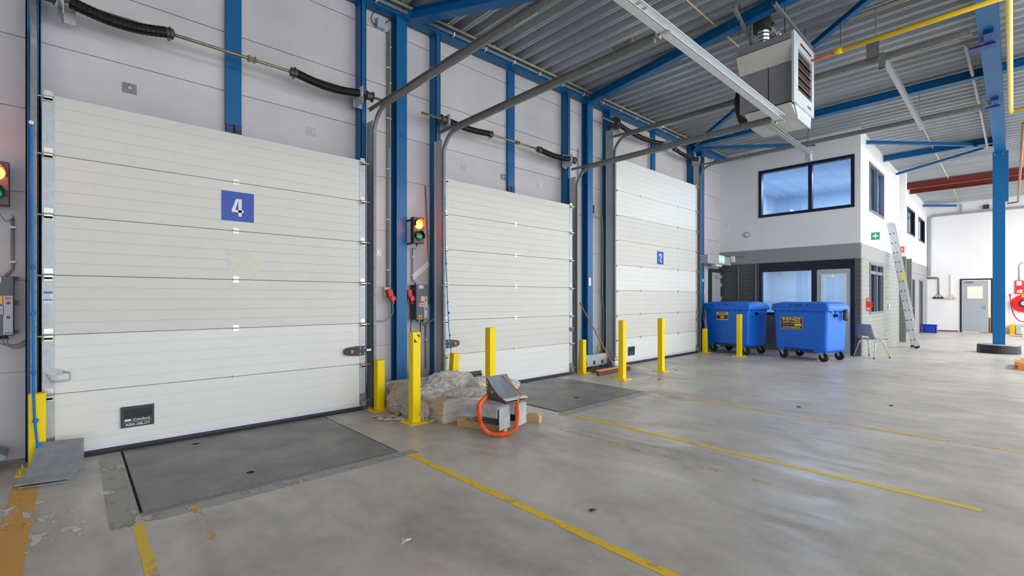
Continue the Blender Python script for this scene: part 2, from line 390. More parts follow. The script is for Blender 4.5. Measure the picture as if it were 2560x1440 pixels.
b=B(); wall_y(SY,SY+.15,19.85,FX,2.8,5.6,[F1,F2],b); struct(b.obj('wall_annex_side',WALLW))
b=B(); b.box(19.85,FX,SY-.012,SY+.15,2.39,2.8); struct(b.obj('trim_annex_band',GREYBAND))
D2=(22.8,23.6,0,2.17); D3=(24.9,25.9,0,2.17)
b=B(); wall_y(SY,SY+.15,19.85,FX,0,2.39,[D2,D3],b); struct(b.obj('wall_annex_lower',GREYBAND))
for x,n,l in ((19.62,'trim_brick_stub','grey brick wall stub by the ladder'),(20.85,'trim_brick_stub.001','grey brick wall stub behind the first stub')):
    b=B(); b.box(x,x+.14,2.39,SY+.1,0 if x<20 else .25,2.77); struct(b.obj('trim_3' if x<20 else 'trim_4',BRICKP),l)
b=B(); wall_x(FX,FX+.15,-10,SY+.15,0,5.6,[(.62,1.56,0,2.22)],b); struct(b.obj('wall_far',WALLW),'white far wall of the hall')
b=B(); b.box(FX-.015,FX,1.62,SY,0,.05); struct(b.obj('baseboard_far',mat('brown_skirting',(120,72,50),.5)))

# rooms behind the office windows
INW=mat('office_interior_white',(214,222,232),.7,0,.01)
def ceil_tile_mat():
    m,nt,b=newmat('suspended_ceiling_tiles')
    tc=N(nt,'ShaderNodeTexCoord'); br=N(nt,'ShaderNodeTexBrick',i_Scale=1.0); br.offset=0
    br.inputs['Brick Width'].default_value=1.2; br.inputs['Row Height'].default_value=.6; br.inputs['Mortar Size'].default_value=.012
    br.inputs['Color1'].default_value=lin((216,222,230)); br.inputs['Color2'].default_value=lin((210,217,226)); br.inputs['Mortar'].default_value=lin((186,196,208))
    nt.links.new(tc.outputs['Object'],br.inputs['Vector']); nt.links.new(br.outputs[0],b.inputs['Base Color']); b.inputs['Roughness'].default_value=.8; return m
TILE=ceil_tile_mat()
b=B(); b.box(OX+.18,19.0,OY+.18,WY+.2,5.02,5.06); struct(b.obj('ceiling_office_upper',TILE))
b=B(); b.box(18.9,19.0,OY+.18,WY+.2,2.8,5.1); b.box(OX+.18,19.0,WY,WY+.1,2.8,5.1); b.box(OX+.18,14.75,5.2,WY,2.8,5.02)
struct(b.obj('wall_office_upper_room',INW))
b=B(); b.box(OX+.18,19.0,OY+.18,WY+.1,2.6,2.75); struct(b.obj('floor_office_upper',mat('office_floor',(120,126,134),.6)))
b=B(); b.box(18.86,18.90,3.55,5.3,4.35,4.46); b.box(18.86,18.90,3.5,3.62,2.8,4.46); struct(b.obj('trim_upper_doorframe',mat('interior_blue_frame',(30,66,104),.5)))
b=B(); b.box(18.84,18.895,3.9,4.35,2.8,4.15); struct(b.obj('trim_upper_inner_frame',MATS['interior_blue_frame']))
b=B(); b.box(17.6,18.8,5.1,5.14,2.8,4.4); struct(b.obj('door_upper_office',INW))
b=B(); b.box(17.4,17.5,OY+.18,WY,0,2.6); b.box(OX+.18,17.5,WY-.3,WY-.25,0,2.6); struct(b.obj('wall_office_lower_room',INW))
for (x,z,h) in ((17.38,1.55,.08),(17.38,1.42,.05)):
    pass
def area(name,loc,size,energy,color,rot=(0,0,0),sy=None,spread=None):
    l=bpy.data.lights.new(name,'AREA'); l.energy=energy; l.color=color; l.size=size
    if sy: l.shape='RECTANGLE'; l.size_y=sy
    if spread: l.spread=spread
    o=bpy.data.objects.new(name,l); C.objects.link(o); o.location=loc; o.rotation_euler=rot; return o

# windows / doors of the office
def window_x(name,x,y0,y1,z0,z1,mull,fw,depth,m,glass,label,extra=()):
    w=sthing(name,(x,(y0+y1)/2,z0),label)
    ed=[y0]+list(mull)+[y1]; b=B(); wall_x(x,x+depth,y0,y1,z0,z1,[(ed[k]+(fw if k==0 else fw*.55),ed[k+1]-(fw if k==len(ed)-2 else fw*.55),z0+fw,z1-fw) for k in range(len(ed)-1)],b)
    b.obj('window_frame',m,w)
    ed=[y0]+list(mull)+[y1]
    for i in range(len(ed)-1):
        b=B(); b.box(x+depth*.6,x+depth*.6+.006,ed[i]+fw*.6,ed[i+1]-fw*.6,z0+fw*.6,z1-fw*.6); b.obj('pane',glass,w)
    return w
def window_y(name,y,x0,x1,z0,z1,mull,fw,depth,m,glass,label):
    w=sthing(name,((x0+x1)/2,y,z0),label)
    ed=[x0]+list(mull)+[x1]; b=B(); wall_y(y,y+depth,x0,x1,z0,z1,[(ed[k]+(fw if k==0 else fw*.6),ed[k+1]-(fw if k==len(ed)-2 else fw*.6),z0+fw,z1-fw) for k in range(len(ed)-1)],b)
    b.obj('window_frame',m,w)
    ed=[x0]+list(mull)+[x1]
    for i in range(len(ed)-1):
        b=B(); b.box(ed[i]+fw*.6,ed[i+1]-fw*.6,y+depth*.6,y+depth*.6+.006,z0+fw*.6,z1-fw*.6); b.obj('pane',glass,w)
    return w
window_x('window_1',OX-.02,*UW,[3.62],.075,.14,NAVY,GLASS,'wide dark framed two-pane window in the upper office wall')
w=window_x('window_2',OX-.015,3.53,4.85,.97,2.38,[],.06,.12,NAVY,GLASS,'dark framed ground floor office window behind the blue bins')
b=B(); b.box(OX-.012,OX+.09,3.59,4.79,2.14,2.32); b.obj('header_panel',NAVY,w)
FR_GREY=mat('grey_window_frame',(110,114,122),.5)
window_y('window_3',OY-.02,*SW,[15.92],.06,.12,FR_GREY,GLASSD,'upper side window of the office above the first aid sign')
w=window_y('window_4',OY-.02,*SL,[15.9],.06,.12,FR_GREY,GLASSD,'tall side window of the office beside the orange signs')
b=B(); b.box(15.06,16.74,OY-.012,OY+.06,2.05,2.13); b.obj('transom',FR_GREY,w)
window_y('window_5',SY-.01,F1[0],F1[1],F1[2],F1[3],[],.06,.1,NAVY,GLASSD,'square dark upper window nearer the first wall offset')
window_y('window_6',SY-.01,F2[0],F2[1],F2[2],F2[3],[],.06,.1,NAVY,GLASSD,'square dark upper window nearest the far wall')
b=B(); b.box(19.86,FX,SY+.6,SY+.65,0,5.6); struct(b.obj('wall_annex_inner',mat('annex_inner_grey',(176,182,188),.7)))
# office door
w=sthing('door_1',(OX,3.1,0),'light grey office door with a glass panel behind the right blue bin')
b=B(); wall_x(OX-.016,OX+.12,2.67,3.53,0,2.38,[(2.75,3.47,0,2.15)],b); b.obj('door_frame',NAVY,w)
b=B(); wall_x(OX-.005,OX+.04,2.75,3.47,0.02,2.14,[(2.87,3.35,.84,2.0)],b); b.obj('door_leaf',DOORGREY,w,bevel=.004)
b=B(); wall_x(OX-.015,OX+.05,2.84,3.38,.81,2.03,[(2.88,3.34,.85,1.99)],b); b.obj('glazing_bead',WHITE,w)
b=B(); b.box(OX+.015,OX+.02,2.87,3.35,.84,2.0); b.obj('pane',GLASS,w)
b=B(); b.box(OX-.02,OX-.008,2.8,2.83,1.0,1.12); b.tube([(OX-.02,2.815,1.06),(OX-.06,2.815,1.06),(OX-.06,2.92,1.06)],.01,8); b.obj('door_handle',ZINC,w)
for nm,d,l in (('door_2',D2,'dark blue annex door beside the brick stubs'),('door_3',D3,'dark annex door with red handle nearest the far wall')):
    w=sthing(nm,((d[0]+d[1])/2,SY,0),l)
    b=B(); wall_y(SY-.02,SY+.1,d[0],d[1],0,2.17,[(d[0]+.06,d[1]-.06,0,2.11)],b); b.obj('door_frame',FR_GREY,w)
    b=B(); b.box(d[0]+.06,d[1]-.06,SY+.02,SY+.06,0.01,2.11); b.obj('door_leaf',NAVY,w)
    b=B(); b.box(d[0]+.1,d[0]+.25,SY-.03,SY+.02,1.02,1.06); b.obj('door_handle',RED if nm=='door_3' else ZINC,w)
# far door (ajar, glow behind)
w=sthing('door_4',(FX,1.1,0),'grey door with small lit window standing ajar in the far wall')
b=B(); wall_x(FX-.03,FX+.16,.6,1.57,0,2.24,[(.66,1.51,0,2.18)],b); b.obj('door_frame',mat('dark_violet_frame',(38,34,52),.5),w)
M=Matrix.Translation((FX-.03,1.51,0))@Matrix.Rotation(math.radians(-9),4,'Z')
b=B()
for (a,c_,z0,z1) in ((-.80,-.0,0.03,1.42),(-.80,-.0,1.90,2.16),(-.80,-.62,1.42,1.90),(-.18,0,1.42,1.90)): b.box(-.04,0,a,c_,z0,z1,0,M)
b.obj('door_leaf',DOORGREY,w)
b=B(); 
for (a,c_,z0,z1) in ((-.64,-.16,1.40,1.43),(-.64,-.16,1.89,1.92),(-.64,-.62,1.40,1.92),(-.18,-.16,1.40,1.92)): b.box(-.05,.005,a,c_,z0,z1,0,M)
b.obj('glazing_bead',WHITE,w)
b=B(); b.box(-.022,-.018,-.62,-.18,1.43,1.89,0,M); b.obj('pane',GLASS,w)
b=B(); b.box(-.07,-.04,-.35,-.1,2.06,2.12,0,M); b.obj('door_closer',GALVD,w)
b=B(); b.box(-.06,-.04,-.74,-.70,.98,1.14,0,M); b.box(-.09,-.07,-.74,-.62,1.04,1.07,0,M); b.obj('door_handle',ZINC,w)
b=B(); wall_x(FX+2.6,FX+2.7,-.4,2.6,0,2.9,[],b); b.box(FX+.15,FX+2.7,2.5,2.6,0,2.9); b.box(FX+.15,FX+2.7,-.4,-.3,0,2.9); b.box(FX+.15,FX+2.7,-.4,2.6,2.8,2.9)
struct(b.obj('wall_room_beyond',mat('warm_white_wall',(250,240,226),.7)))
tag(B().box(FX+.25,FX+.7,.68,1.0,0,.62).obj('cardboard_box',CARD),'brown cardboard box inside the doorway of the ajar grey door','box')

# personnel exit door in the dock wall
w=sthing('door_5',(13.6,WY,0),'grey exit door in the dock wall beside door 2')
b=B(); b.box(13.3,13.93,WY-.05,WY-.01,.02,2.16); b.obj('door_leaf',DOORGREY,w)
b=B(); wall_y(WY-.08,WY-.001,13.22,13.975,0,2.26,[(13.3,13.93,0,2.16)],b); b.obj('door_frame',DGREY,w)
b=B(); b.box(13.55,13.9,WY-.11,WY-.05,2.0,2.08); b.obj('door_closer',GALV,w)
for z in (1.75,1.35): 
    b=B(); b.box(13.92,13.95,WY-.09,WY-.05,z,z+.12); b.obj('hinge',ZINC,w)
b=B(); b.box(13.33,13.37,WY-.09,WY-.05,1.0,1.2); b.tube([(13.35,WY-.09,1.12),(13.35,WY-.13,1.12),(13.45,WY-.13,1.12)],.01,6); b.obj('door_handle',mat('blue_handle',(20,70,200),.4),w)

# ------------------------------------------------------------------ steel frame
def ibeam_pts(p0,p1,w,h,t=.012,up=(0,0,1)):
    b=B(); path=[p0,p1]
    prof=[(-w/2,0),(w/2,0),(w/2,t),(t/2,t),(t/2,h-t),(w/2,h-t),(w/2,h),(-w/2,h),(-w/2,h-t),(-t/2,h-t),(-t/2,t),(-w/2,t)]
    b.sweep(path,prof,up=up); return b
def column(name,x0,yf,w,d,z1,label,group=None,z0=0,facing='y'):
    """H column: flanges parallel to the wall, front flange at yf"""
    t=.012
    b=B(); b.box(x0,x0+w,yf,yf+t,z0,z1); b.box(x0,x0+w,yf+d-t,yf+d,z0,z1); b.box(x0+w/2-t/2,x0+w/2+t/2,yf+t,yf+d-t,z0,z1)
    o=thing(name,label,'column',(x0+w/2,yf+d/2,z0),0,group)
    b.obj('column_shaft',BLUE,o)
    if z0==0:
        b=B(); b.box(x0-.04,x0+w+.04,yf-.03,yf+d-.001,0,.02); b.obj('base_plate',BLUE,o)
    b=B(); b.box(x0-.015,x0+w+.015,yf-.015,yf+d-.001,z1-.02,z1); b.obj('top_plate',BLUE,o)
    return o
column('steel_column',3.25,5.80,.16,.155,dz(3.3)-.13,'blue steel H column between door 4 and the middle dock door','main wall columns')
column('steel_column',7.49,5.80,.16,.155,dz(7.5)-.13,'blue steel H column behind the leaning broom','main wall columns')
column('steel_column',12.47,5.80,.16,.155,dz(12.5)-.13,'blue steel H column right of door 2 by the exit sign','main wall columns')
def post(x0,w,yf,z0,label):
    z1=dz(x0)-.13; t=.008
    b=B(); b.box(x0,x0+w,yf,yf+t,z0,z1); b.box(x0,x0+t,yf,WY-.002,z0,z1); b.box(x0+w-t,x0+w,yf,WY-.002,z0,z1)
    o=thing('door_post',label,'post',(x0+w/2,yf,z0),0,'blue door posts')
    b.obj('post_channel',BLUE,o)
    b=B(); b.box(x0-.01,x0+w+.01,yf-.01,WY-.002,z1-.014,z1); b.obj('top_plate',BLUE,o)
post(-.30,.09,5.79,0,'blue door post left of door 4')
post(2.73,.07,5.79,0,'blue door post right of door 4')
post(3.885,.08,5.79,0,'blue door post left of the middle dock door')
post(6.86,.07,5.79,0,'blue door post right of the middle dock door')
post(8.20,.10,5.79,0,'blue door post left of door 2')
post(11.94,.10,5.79,0,'blue door post right of door 2')
def midpost(x0,z0,l,foot=True):
    z1=dz(x0)-.13
    o=thing('lintel_post',l,'post',(x0+.08,5.91,z0),0,'short blue posts above the dock doors')
    b=B(); b.box(x0,x0+.157,5.91,WY-.002,z0+.2 if foot else z0,z1); b.obj('post_channel',BLUE,o)
    if foot:
        b=B()
        for k in (0,.085): b.box(x0+.004+k,x0+.072+k,5.905,WY-.002,z0,z0+.2)
        b.obj('post_foot',mat('blue_speckled_sleeve',(42,70,112),.6,0,.9,90),o)
midpost(1.22,3.13,'blue post above the middle of door 4 with speckled foot')
midpost(5.43,3.13,'blue post above the middle dock door with speckled foot')
midpost(10.1,4.3,'blue post above door 2 with plain foot',False)
# eaves beam in three bays (channel)
def eave(x0,x1,label):
    o=thing('eaves_beam',label,'beam',(x0,5.82,dz(x0)-.13),0,'blue eaves beams along the dock wall')
    b=B(); n=2; za=dz(x0)-.13; zb=dz(x1)-.13
    prof=[(0,0),(.16,0),(.16,.01),(.01,.01),(.01,.115),(.11,.115),(.11,.125),(0,.125)]
    for (xa,xb,z_a,z_b) in ((x0,x1,za,zb),):
        vs=[(xa,5.75+p[0],z_a+p[1]) for p in prof]+[(xb,5.75+p[0],z_b+p[1]) for p in prof]; k=len(prof)
        b._add(vs,[(i,(i+1)%k,k+(i+1)%k,k+i) for i in range(k)]+[tuple(range(k)),tuple(range(k,2*k))])
    b.obj('channel',BLUE,o)
    b=B()
    for xx in (x0+.02,x1-.05): b.box(xx,xx+.03,5.745,5.775,dz(xx)-.11,dz(xx)-.02)
    b.obj('end_cleat',BLUE,o)
eave(-7,3.30,'blue eaves beam above door 4'); eave(3.32,7.55,'blue eaves beam above the middle dock door'); eave(7.57,13.97,'blue eaves beam above door 2')
# grey round pipe along the beam + twin cream conduits
o=thing('pipe_run','grey round pipe running along the blue eaves beam','pipe',(-7,5.72,5.2))
b=B(); b.tube([(-7,5.715,dz(-7)-.085),(3.36,5.715,dz(3.4)-.085)],.022,10); b.tube([(3.6,5.715,dz(3.6)-.085),(7.45,5.715,dz(7.5)-.085)],.022,10); b.tube([(7.7,5.715,dz(7.7)-.085),(12.45,5.715,dz(12.4)-.085)],.02,10)
b.obj('pipe_body',GREYP,o,smooth=True)
b=B(); x=-.2
while x<12.4:
    b.box(x,x+.02,5.69,5.745,dz(x)-.112,dz(x)-.06); x+=.62
b.obj('pipe_clip',WHITE,o)
o=thing('conduit_run','pair of cream conduits along the roof edge above the eaves beam','conduit',(-7,5.7,5.3))
b=B()
for dy,dzz in ((0,0),(-.03,0)):
    for xa,xb in ((-7,3.42),(3.65,7.5),(7.62,10.0),(10.2,13.96)): b.tube([(xa,5.70+dy,dz(xa)-.018),(xb,5.70+dy,dz(xb)-.018)],.009,6)
b.obj('conduit_body',CREAM,o,smooth=True)
b=B(); x=-.5
while x<13:
    b.box(x,x+.015,5.655,5.72,dz(x)-.012,dz(x)+.006); x+=.9
b.obj('conduit_clip',WHITE,o)
o=B().box(2.45,2.85,5.64,5.74,dz(2.6)-.04,dz(2.6)+.0).obj('cable_joint_box',CREAM); tag(o,'cream joint box on the conduits above door 4','box')
o=B().box(10.0,10.2,5.64,5.74,dz(10)-.05,dz(10)-.0).obj('cable_joint_box',WHITE); tag(o,'small white joint box on the conduits above door 2','box')
# main beam and column, cross beams, bracing
def beam(name,p0,p1,w,h,label,cat='beam',group=None,m=BLUE,t=.012):
    o=ibeam_pts(p0,p1,w,h,t).obj(name,m); return tag(o,label,cat,group)
mz=5.19
o=thing('main_roof_beam','wide blue main roof beam running from the round-footed column','beam',(9,.25,mz))
b=ibeam_pts((-6.5,.25,mz),(17.45,.25,mz),.21,.28,.014); b.obj('beam_body',BLUE,o)
b=B()
for xx in (9.4,12.65): b.box(xx,xx+.5,.20,.30,mz-.06,mz); b.box(xx+.35,xx+.5,.18,.46,mz-.085,mz-.06)
b.obj('rail_bracket',mat('deep_blue_bracket',(14,62,140),.4),o)
o=thing('hall_column','blue steel column standing on a round black concrete foot','column',(17.5,.28,0))
b=B(); t=.014; b.box(17.40,17.40+t,.16,.385,.2,mz); b.box(17.60,17.60+t,.16,.385,.2,mz); b.box(17.4+t,17.6,.267,.279,.2,mz); b.obj('column_shaft',BLUE,o)
b=B(); b.lathe((17.5,.28,0),(0,0,1),[(.40,0),(.405,.02),(.40,.2),(.385,.215)],40); b.obj('column_foot',mat('black_painted_concrete',(30,32,42),.45,0,.2,6),o,smooth=False)
b=B(); b.lathe((17.5,.28,.216),(0,0,1),[(.375,0),(.37,.006)],40); b.obj('foot_top',mat('grey_mortar',(170,168,162),.8,0,.1),o)
b=B()
for y in (.2,.34): b.cyl((17.385,y,5.12),(17.40,y,5.12),.014,8)
b.obj('bolt',ZINC,o)
b=B(); b.box(17.415,17.6,.10,.16,3.9,mz); b.obj('haunch_plate',BLUE,o)
zc=5.30
beam('cross_beam',(11.68,5.74,zc),(11.68,.36,zc),.14,.15,'blue cross beam running to the main beam beyond the heater',group='blue cross beams')
beam('cross_beam',(16.85,2.54,zc),(16.85,.37,zc),.14,.15,'blue cross beam running from the office wall to the round-footed column',group='blue cross beams')
beam('cross_beam',(22.5,.15,zc),(22.5,-9,zc),.14,.15,'blue cross beam at the far right of the roof',group='blue cross beams')
beam('cross_beam',(11.68,.14,zc),(11.68,-9,zc),.14,.15,'blue cross beam right of the main beam',group='blue cross beams')
def brace(p0,p1,w,h,l): return beam('roof_brace',p0,p1,w,h,l,'brace','blue diagonal roof braces',t=.01)
brace((3.46,5.74,zc-.04),(6.4,.36,zc-.04),.16,.16,'blue diagonal roof brace starting at the column right of door 4')
brace((7.48,5.74,zc-.04),(6.52,.37,zc-.04),.13,.15,'blue roof brace starting at the column behind the broom')
brace((11.75,5.74,zc),(6.75,.36,zc),.08,.08,'slim blue diagonal brace passing behind the heater')
brace((11.85,5.70,zc-.02),(13.75,3.45,zc-.02),.07,.08,'blue brace ending in front of the office wall')
brace((14.60,2.54,zc),(17.2,.38,zc),.07,.08,'blue diagonal brace from the office wall to the main beam')
brace((18.96,2.54,zc),(17.35,.55,zc),.06,.06,'thin dark blue brace from the office wall to the column head')
brace((25.9,2.60,zc-.06),(26.9,1.64,zc-.06),.08,.09,'short blue brace in the far left roof corner')
beam('red_roof_beam',(21.4,2.6,zc-.06),(21.4,-.2,zc-.06),.14,.2,'red oxide roof beam nearer the camera','beam','red oxide roof beams',REDFAR)
beam('red_roof_beam',(22.3,2.6,zc-.08),(22.3,-.2,zc-.08),.14,.2,'red oxide roof beam farther from the camera','beam','red oxide roof beams',REDFAR)

# ------------------------------------------------------------------ sectional doors
def sheet(x0,x1,z0,z1,ribs):
    """one door section: ribbed front face"""
    b=B(); prof=[(DY+.04,z0),(DY+.004,z0),(DY,z0+.004)]
    n=ribs; h=(z1-z0)
    for k in range(1,n):
        z=z0+h*k/n
        prof+=[(DY,z-.006),(DY+.005,z-.002),(DY+.005,z+.001),(DY,z+.004)]
    prof+=[(DY,z1-.004),(DY+.004,z1),(DY+.04,z1)]
    b.prism([(x0,y,z) for y,z in prof],(x1-x0,0,0)); return b
def hinge(x,z,side):
    b=B()
    b.box(x-.028,x+.028,DY-.008,DY-.003,z-.05,z+.055)
    b.cyl((x-.032,DY-.016,z+.004),(x+.032,DY-.016,z+.004),.008,8)
    b.box(x-.026,x+.026,DY-.045,DY-.008,z-.036,z-.02); b.box(x-.026,x+.026,DY-.045,DY-.04,z-.04,z-.005)
    b.cyl((x+side*.02,DY-.03,z-.008),(x+side*.085,DY-.03,z-.008),.007,8)
    for a in (-.02,.02):
        for c_ in (-.043,.048): b.cyl((x+a,DY-.013,z+c_),(x+a,DY-.008,z+c_),.005,6)
    return b
def sect_door(x0,x1,zs,label,mats,seals,tl=None,centers=None):
    d=thing('sectional_door',label,'door',((x0+x1)/2,DY,0))
    for i in range(len(zs)-1):
        sheet(x0+.08,x1-.08,zs[i]+.002,zs[i+1]-.002,5 if zs[i+1]-zs[i]<.6 else 6).obj('door_section',mats[i],d)
    for s,(a,c_) in ((-1,(x0,x0+.08)),(1,(x1-.08,x1))):
        b=B()
        for i in range(len(zs)-1): b.box(a,c_,DY-.004,DY+.045,zs[i]+.003,zs[i+1]-.003)
        b.obj('end_stile',mat('zinc_end_stile',(188,196,202),.45,.15,.08,25),d)
        cx=x0+.04 if s<0 else x1-.04
        for z in zs[1:]:
            hinge(cx,z-(.03 if z==zs[-1] else 0),s).obj('roller_hinge',ZINC,d)
        b=B(); b.box(a,c_,DY-.02,DY-.004,zs[0]+.02,zs[0]+.16); b.cyl((cx,DY-.03,.12),(cx+s*.08,DY-.03,.12),.008,8)
        b.box(cx-.03,cx+.03,DY-.05,DY-.02,.06,.13)
        b.obj('bottom_bracket',GALVD,d)
    for cx in (centers or [(x0+x1)/2]):
        for z in zs[1:-1]:
            b=B(); b.box(cx-.028,cx+.028,DY-.005,DY,z+.004,z+.032); b.box(cx-.028,cx+.028,DY-.005,DY,z-.032,z-.004); b.cyl((cx-.028,DY-.006,z),(cx+.028,DY-.006,z),.006,8)
            b.obj('centre_hinge',ZINC,d)
    b=B(); b.box(x0+.06,x1-.06,DY-.006,DY+.03,.05,.068); b.box(x0+.06,x1-.06,DY-.004,DY,zs[0]+.02,zs[0]+.052); b.obj('bottom_rail',mat('bright_aluminium_rail',(222,226,234),.4,.3,.03),d)
    b=B(); b.sweep([(x0+.05,DY+.01,.027),(x1-.05,DY+.01,.027)],[(-.03,-.026),(-.012,-.027),(.03,-.026),(.034,0),(.03,.022),(-.03,.022),(-.034,0)]); b.obj('bottom_seal',RUBBER,d)
    b=B(); b.box(x0+.04,x1-.04,DY+.045,5.77,zs[-1]-.02,zs[-1]+.003); b.obj('top_cap',RUBBER,d)
    return d
Z3=[.05,.58,1.09,1.603,2.118,2.632,3.147]
d4=sect_door(-.195,2.705,Z3,'white sectional dock door with number 4 at far left',[PANELW]+[PANELW]+[PANEL]*4,1)
d3=sect_door(3.885,6.785,Z3,'middle white sectional dock door without a number',[PANELW]+[PANEL]*5,1)
d2=sect_door(8.13,11.82,[.05,.563,1.065,1.576,2.105,2.625,3.145,3.655,4.33],'tall white sectional door with number 2 beside the bins',[PANELW,PANEL,PANEL,PANELW,PANEL,PANEL,PANELW,PANELW],1,centers=[9.13,10.82])
# number signs (stickers on the doors)
DIG4=[(-.055,-.095),(-.055,-.0),(-.0,0)]
def digit4(cx,cz,h,m,parent,name='numeral'):
    s=h/.19; y=DY-.006
    b=B()
    def pr(pts): b.prism([(cx+p[0]*s,y,cz+p[1]*s) for p in pts],(0,.0025,0))
    pr([(.008,-.095),(.04,-.095),(.04,.095),(.008,.095)])
    pr([(-.055,-.052),(.058,-.052),(.058,-.026),(-.055,-.026)])
    pr([(-.055,-.026),(-.022,-.026),(.014,.095),(-.014,.095)])
    return b.obj(name,m,parent)
def digit2(cx,cz,h,w,m,parent,name='numeral'):
    b=B(); y=DY-.006; t=h*.17; r=w/2
    path=[]
    out=[]; inn=[]
    for k in range(0,13):
        a=PI-k/12*PI*1.0; out.append((cx+r*math.cos(a),cz+h/2-r+r*math.sin(a))); inn.append((cx+(r-t)*math.cos(a),cz+h/2-r+(r-t)*math.sin(a)))
    out.append((cx+r,cz+h*.18)); inn.append((cx+r-t,cz+h*.16))
    out.append((cx+r*.85,cz+h*.02)); inn.append((cx+r-t*1.5,cz+0))
    out.append((cx-r+t*1.2,cz-h/2+t)); inn.append((cx-r,cz-h/2+t*.9))
    out.append((cx-r+t*1.2,cz-h/2)); inn.append((cx-r,cz-h/2))
    for i in range(len(out)-1):
        q=[out[i],out[i+1],inn[i+1],inn[i]]; b.prism([(p[0],y,p[1]) for p in q],(0,.0025,0))
    b.box(cx-r,cx+r,y,y+.0025,cz-h/2,cz-h/2+t)
    b.box(cx-r,cx-r+t,y,y+.0025,cz+h/2-r-h*.08,cz+h/2-r)
    return b.obj(name,m,parent)
s4=B().box(1.123,1.427,DY-.0035,DY-.0005,2.222,2.529).obj('number_sign',SIGNBLUE,d4); s4['label']='blue square sticker with a white 4'
digit4(1.27,2.365,.185,WHITE,s4)
s2=B().box(9.823,10.112,DY-.0035,DY-.0005,2.20,2.497).obj('number_sign',SIGNBLUE,d2); s2['label']='blue sticker with a white 2'
digit2(9.967,2.35,.20,.11,WHITE,s2)
B().box(1.18,1.487,DY-.002,DY-.0003,1.685,1.90).obj('sticker_residue',mat('pale_yellow_residue',(218,218,202),.6,0,.05,20),d4)
# handle plates with lettering
def hplate(x0,x1,z0,z1,parent,txt):
    p=B(); 
    wall_y(DY-.018,DY-.0005,x0,x1,z0,z1,[(x0+(x1-x0)*.1,x1-(x1-x0)*.09,z0+(z1-z0)*.46,z1-(z1-z0)*.13)],p)
    o=p.obj('handle_plate',mat('dark_slate_plastic',(44,52,68),.4),parent)
    q=B(); q.box(x0+(x1-x0)*.1,x1-(x1-x0)*.09,DY-.0055,DY-.0042,z0+(z1-z0)*.42,z1-(z1-z0)*.13); q.obj('grip_recess',mat('recess_shade',(22,26,36),.3),o)  # darker colour carries the shade of the grip recess
    if txt:
        w=x1-x0; h=z1-z0; cx=(x0+x1)/2
        text('lettering','Crawford',h*.165,WHITE,o,(x0+w*.605,DY-.0185,z0+h*.345),RY,sx=1.0,bold=.0005)
        text('lettering','ASSA ABLOY',h*.165,WHITE,o,(cx,DY-.0185,z0+h*.12),RY,sx=1.0,bold=.0005)
        q=B(); q.box(x0+w*.11,x0+w*.30,DY-.0195,DY-.018,z0+h*.30,z0+h*.39); q.obj('logo_bar',WHITE,o)
        q=B(); q.box(x0+w*.08,x1-w*.08,DY-.0192,DY-.018,z0+h*.232,z0+h*.24); q.obj('logo_line',WHITE,o)
    else:
        q=B(); q.box(x0+.035,x1-.035,DY-.03,DY-.018,z0+(z1-z0)*.5,z0+(z1-z0)*.66); q.obj('grip',BLACK,o)
    return o
hplate(.318,.563,.208,.40,d4,True)
hplate(8.634,8.87,.19,.375,d2,False)
o=B(); o.box(4.351,4.60,DY-.014,DY-.0005,.172,.298); o=o.obj('handle_plate',DGREY,d3,bevel=.003)
q=B(); q.box(4.40,4.60,DY-.03,DY-.014,.225,.25); q.obj('grip',BLACK,o)
q=B()
for x in (4.375,4.58):
    for z in (.192,.278): q.cyl((x,DY-.02,z),(x,DY-.014,z),.007,8)
q.obj('screw',ZINC,o)
# black lock boxes with orange knobs
def lockbox(xa,xb,zc_,parent,flip):
    s=1 if not flip else -1
    pts=[(0,-.055),(.13,-.06),(.24,-.048),(.285,-.03),(.29,.02),(.25,.045),(.13,.058),(0,.055)]
    base=xa
    P=[(base+s*p[0],DY-.045,zc_+p[1]) for p in pts]
    o=B().prism(P,(0,.04,0)).obj('lock_housing',mat('dark_lock_plastic',(48,50,56),.35),parent,bevel=.006)
    B().lathe((base+s*.20,DY-.045,zc_-.002),(0,-1,0),[(.022,0),(.022,.012),(.016,.02)],14).obj('lock_knob',mat('orange_knob',(236,140,20),.4),o)
    q=B()
    for a in (.03,.09):
        for c_ in (-.035,.035): q.cyl((base+s*a,DY-.05,zc_+c_),(base+s*a,DY-.045,zc_+c_),.008,8)
    q.obj('screw',ZINC,o)
lockbox(2.705,0,.75,d4,True); lockbox(3.87,0,.75,d3,False)
q=B(); q.box(2.70,2.77,DY-.03,DY-.015,.74,.765); q.obj('lock_bolt',ZINC,d4)
# latch with loop handle at left of door 4
q=B(); q.prism([(-.19,DY-.012,.82),(-.06,DY-.012,.79),(-.06,DY-.012,.745),(-.10,DY-.012,.745),(-.10,DY-.012,.70),(-.19,DY-.012,.69)],(0,.008,0))
q.box(-.17,-.07,DY-.03,DY-.012,.755,.778); lt=q.obj('latch_plate',GALV,d4)
q=B(); q.tube(smooth_path([(-.16,DY-.03,.76),(-.14,DY-.06,.705),(-.12,DY-.07,.695),(-.03,DY-.07,.70),(-.02,DY-.07,.72),(-.025,DY-.065,.76),(-.06,DY-.04,.77)],5),.007,8); q.obj('loop_handle',GALV,lt,smooth=True)
# spring latches on the other doors
for xx,dd in ((6.74,d3),(11.78,d2)):
    q=B(); q.lathe((xx,DY-.01,.83 if dd is d3 else 1.33 if 0 else .86),(0,-1,0),[(.03,0),(.035,.02),(.02,.035)],12); q.box(xx-.05,xx+.07,DY-.025,DY-.01,.85,.87); q.obj('slide_latch',GALVD,dd)
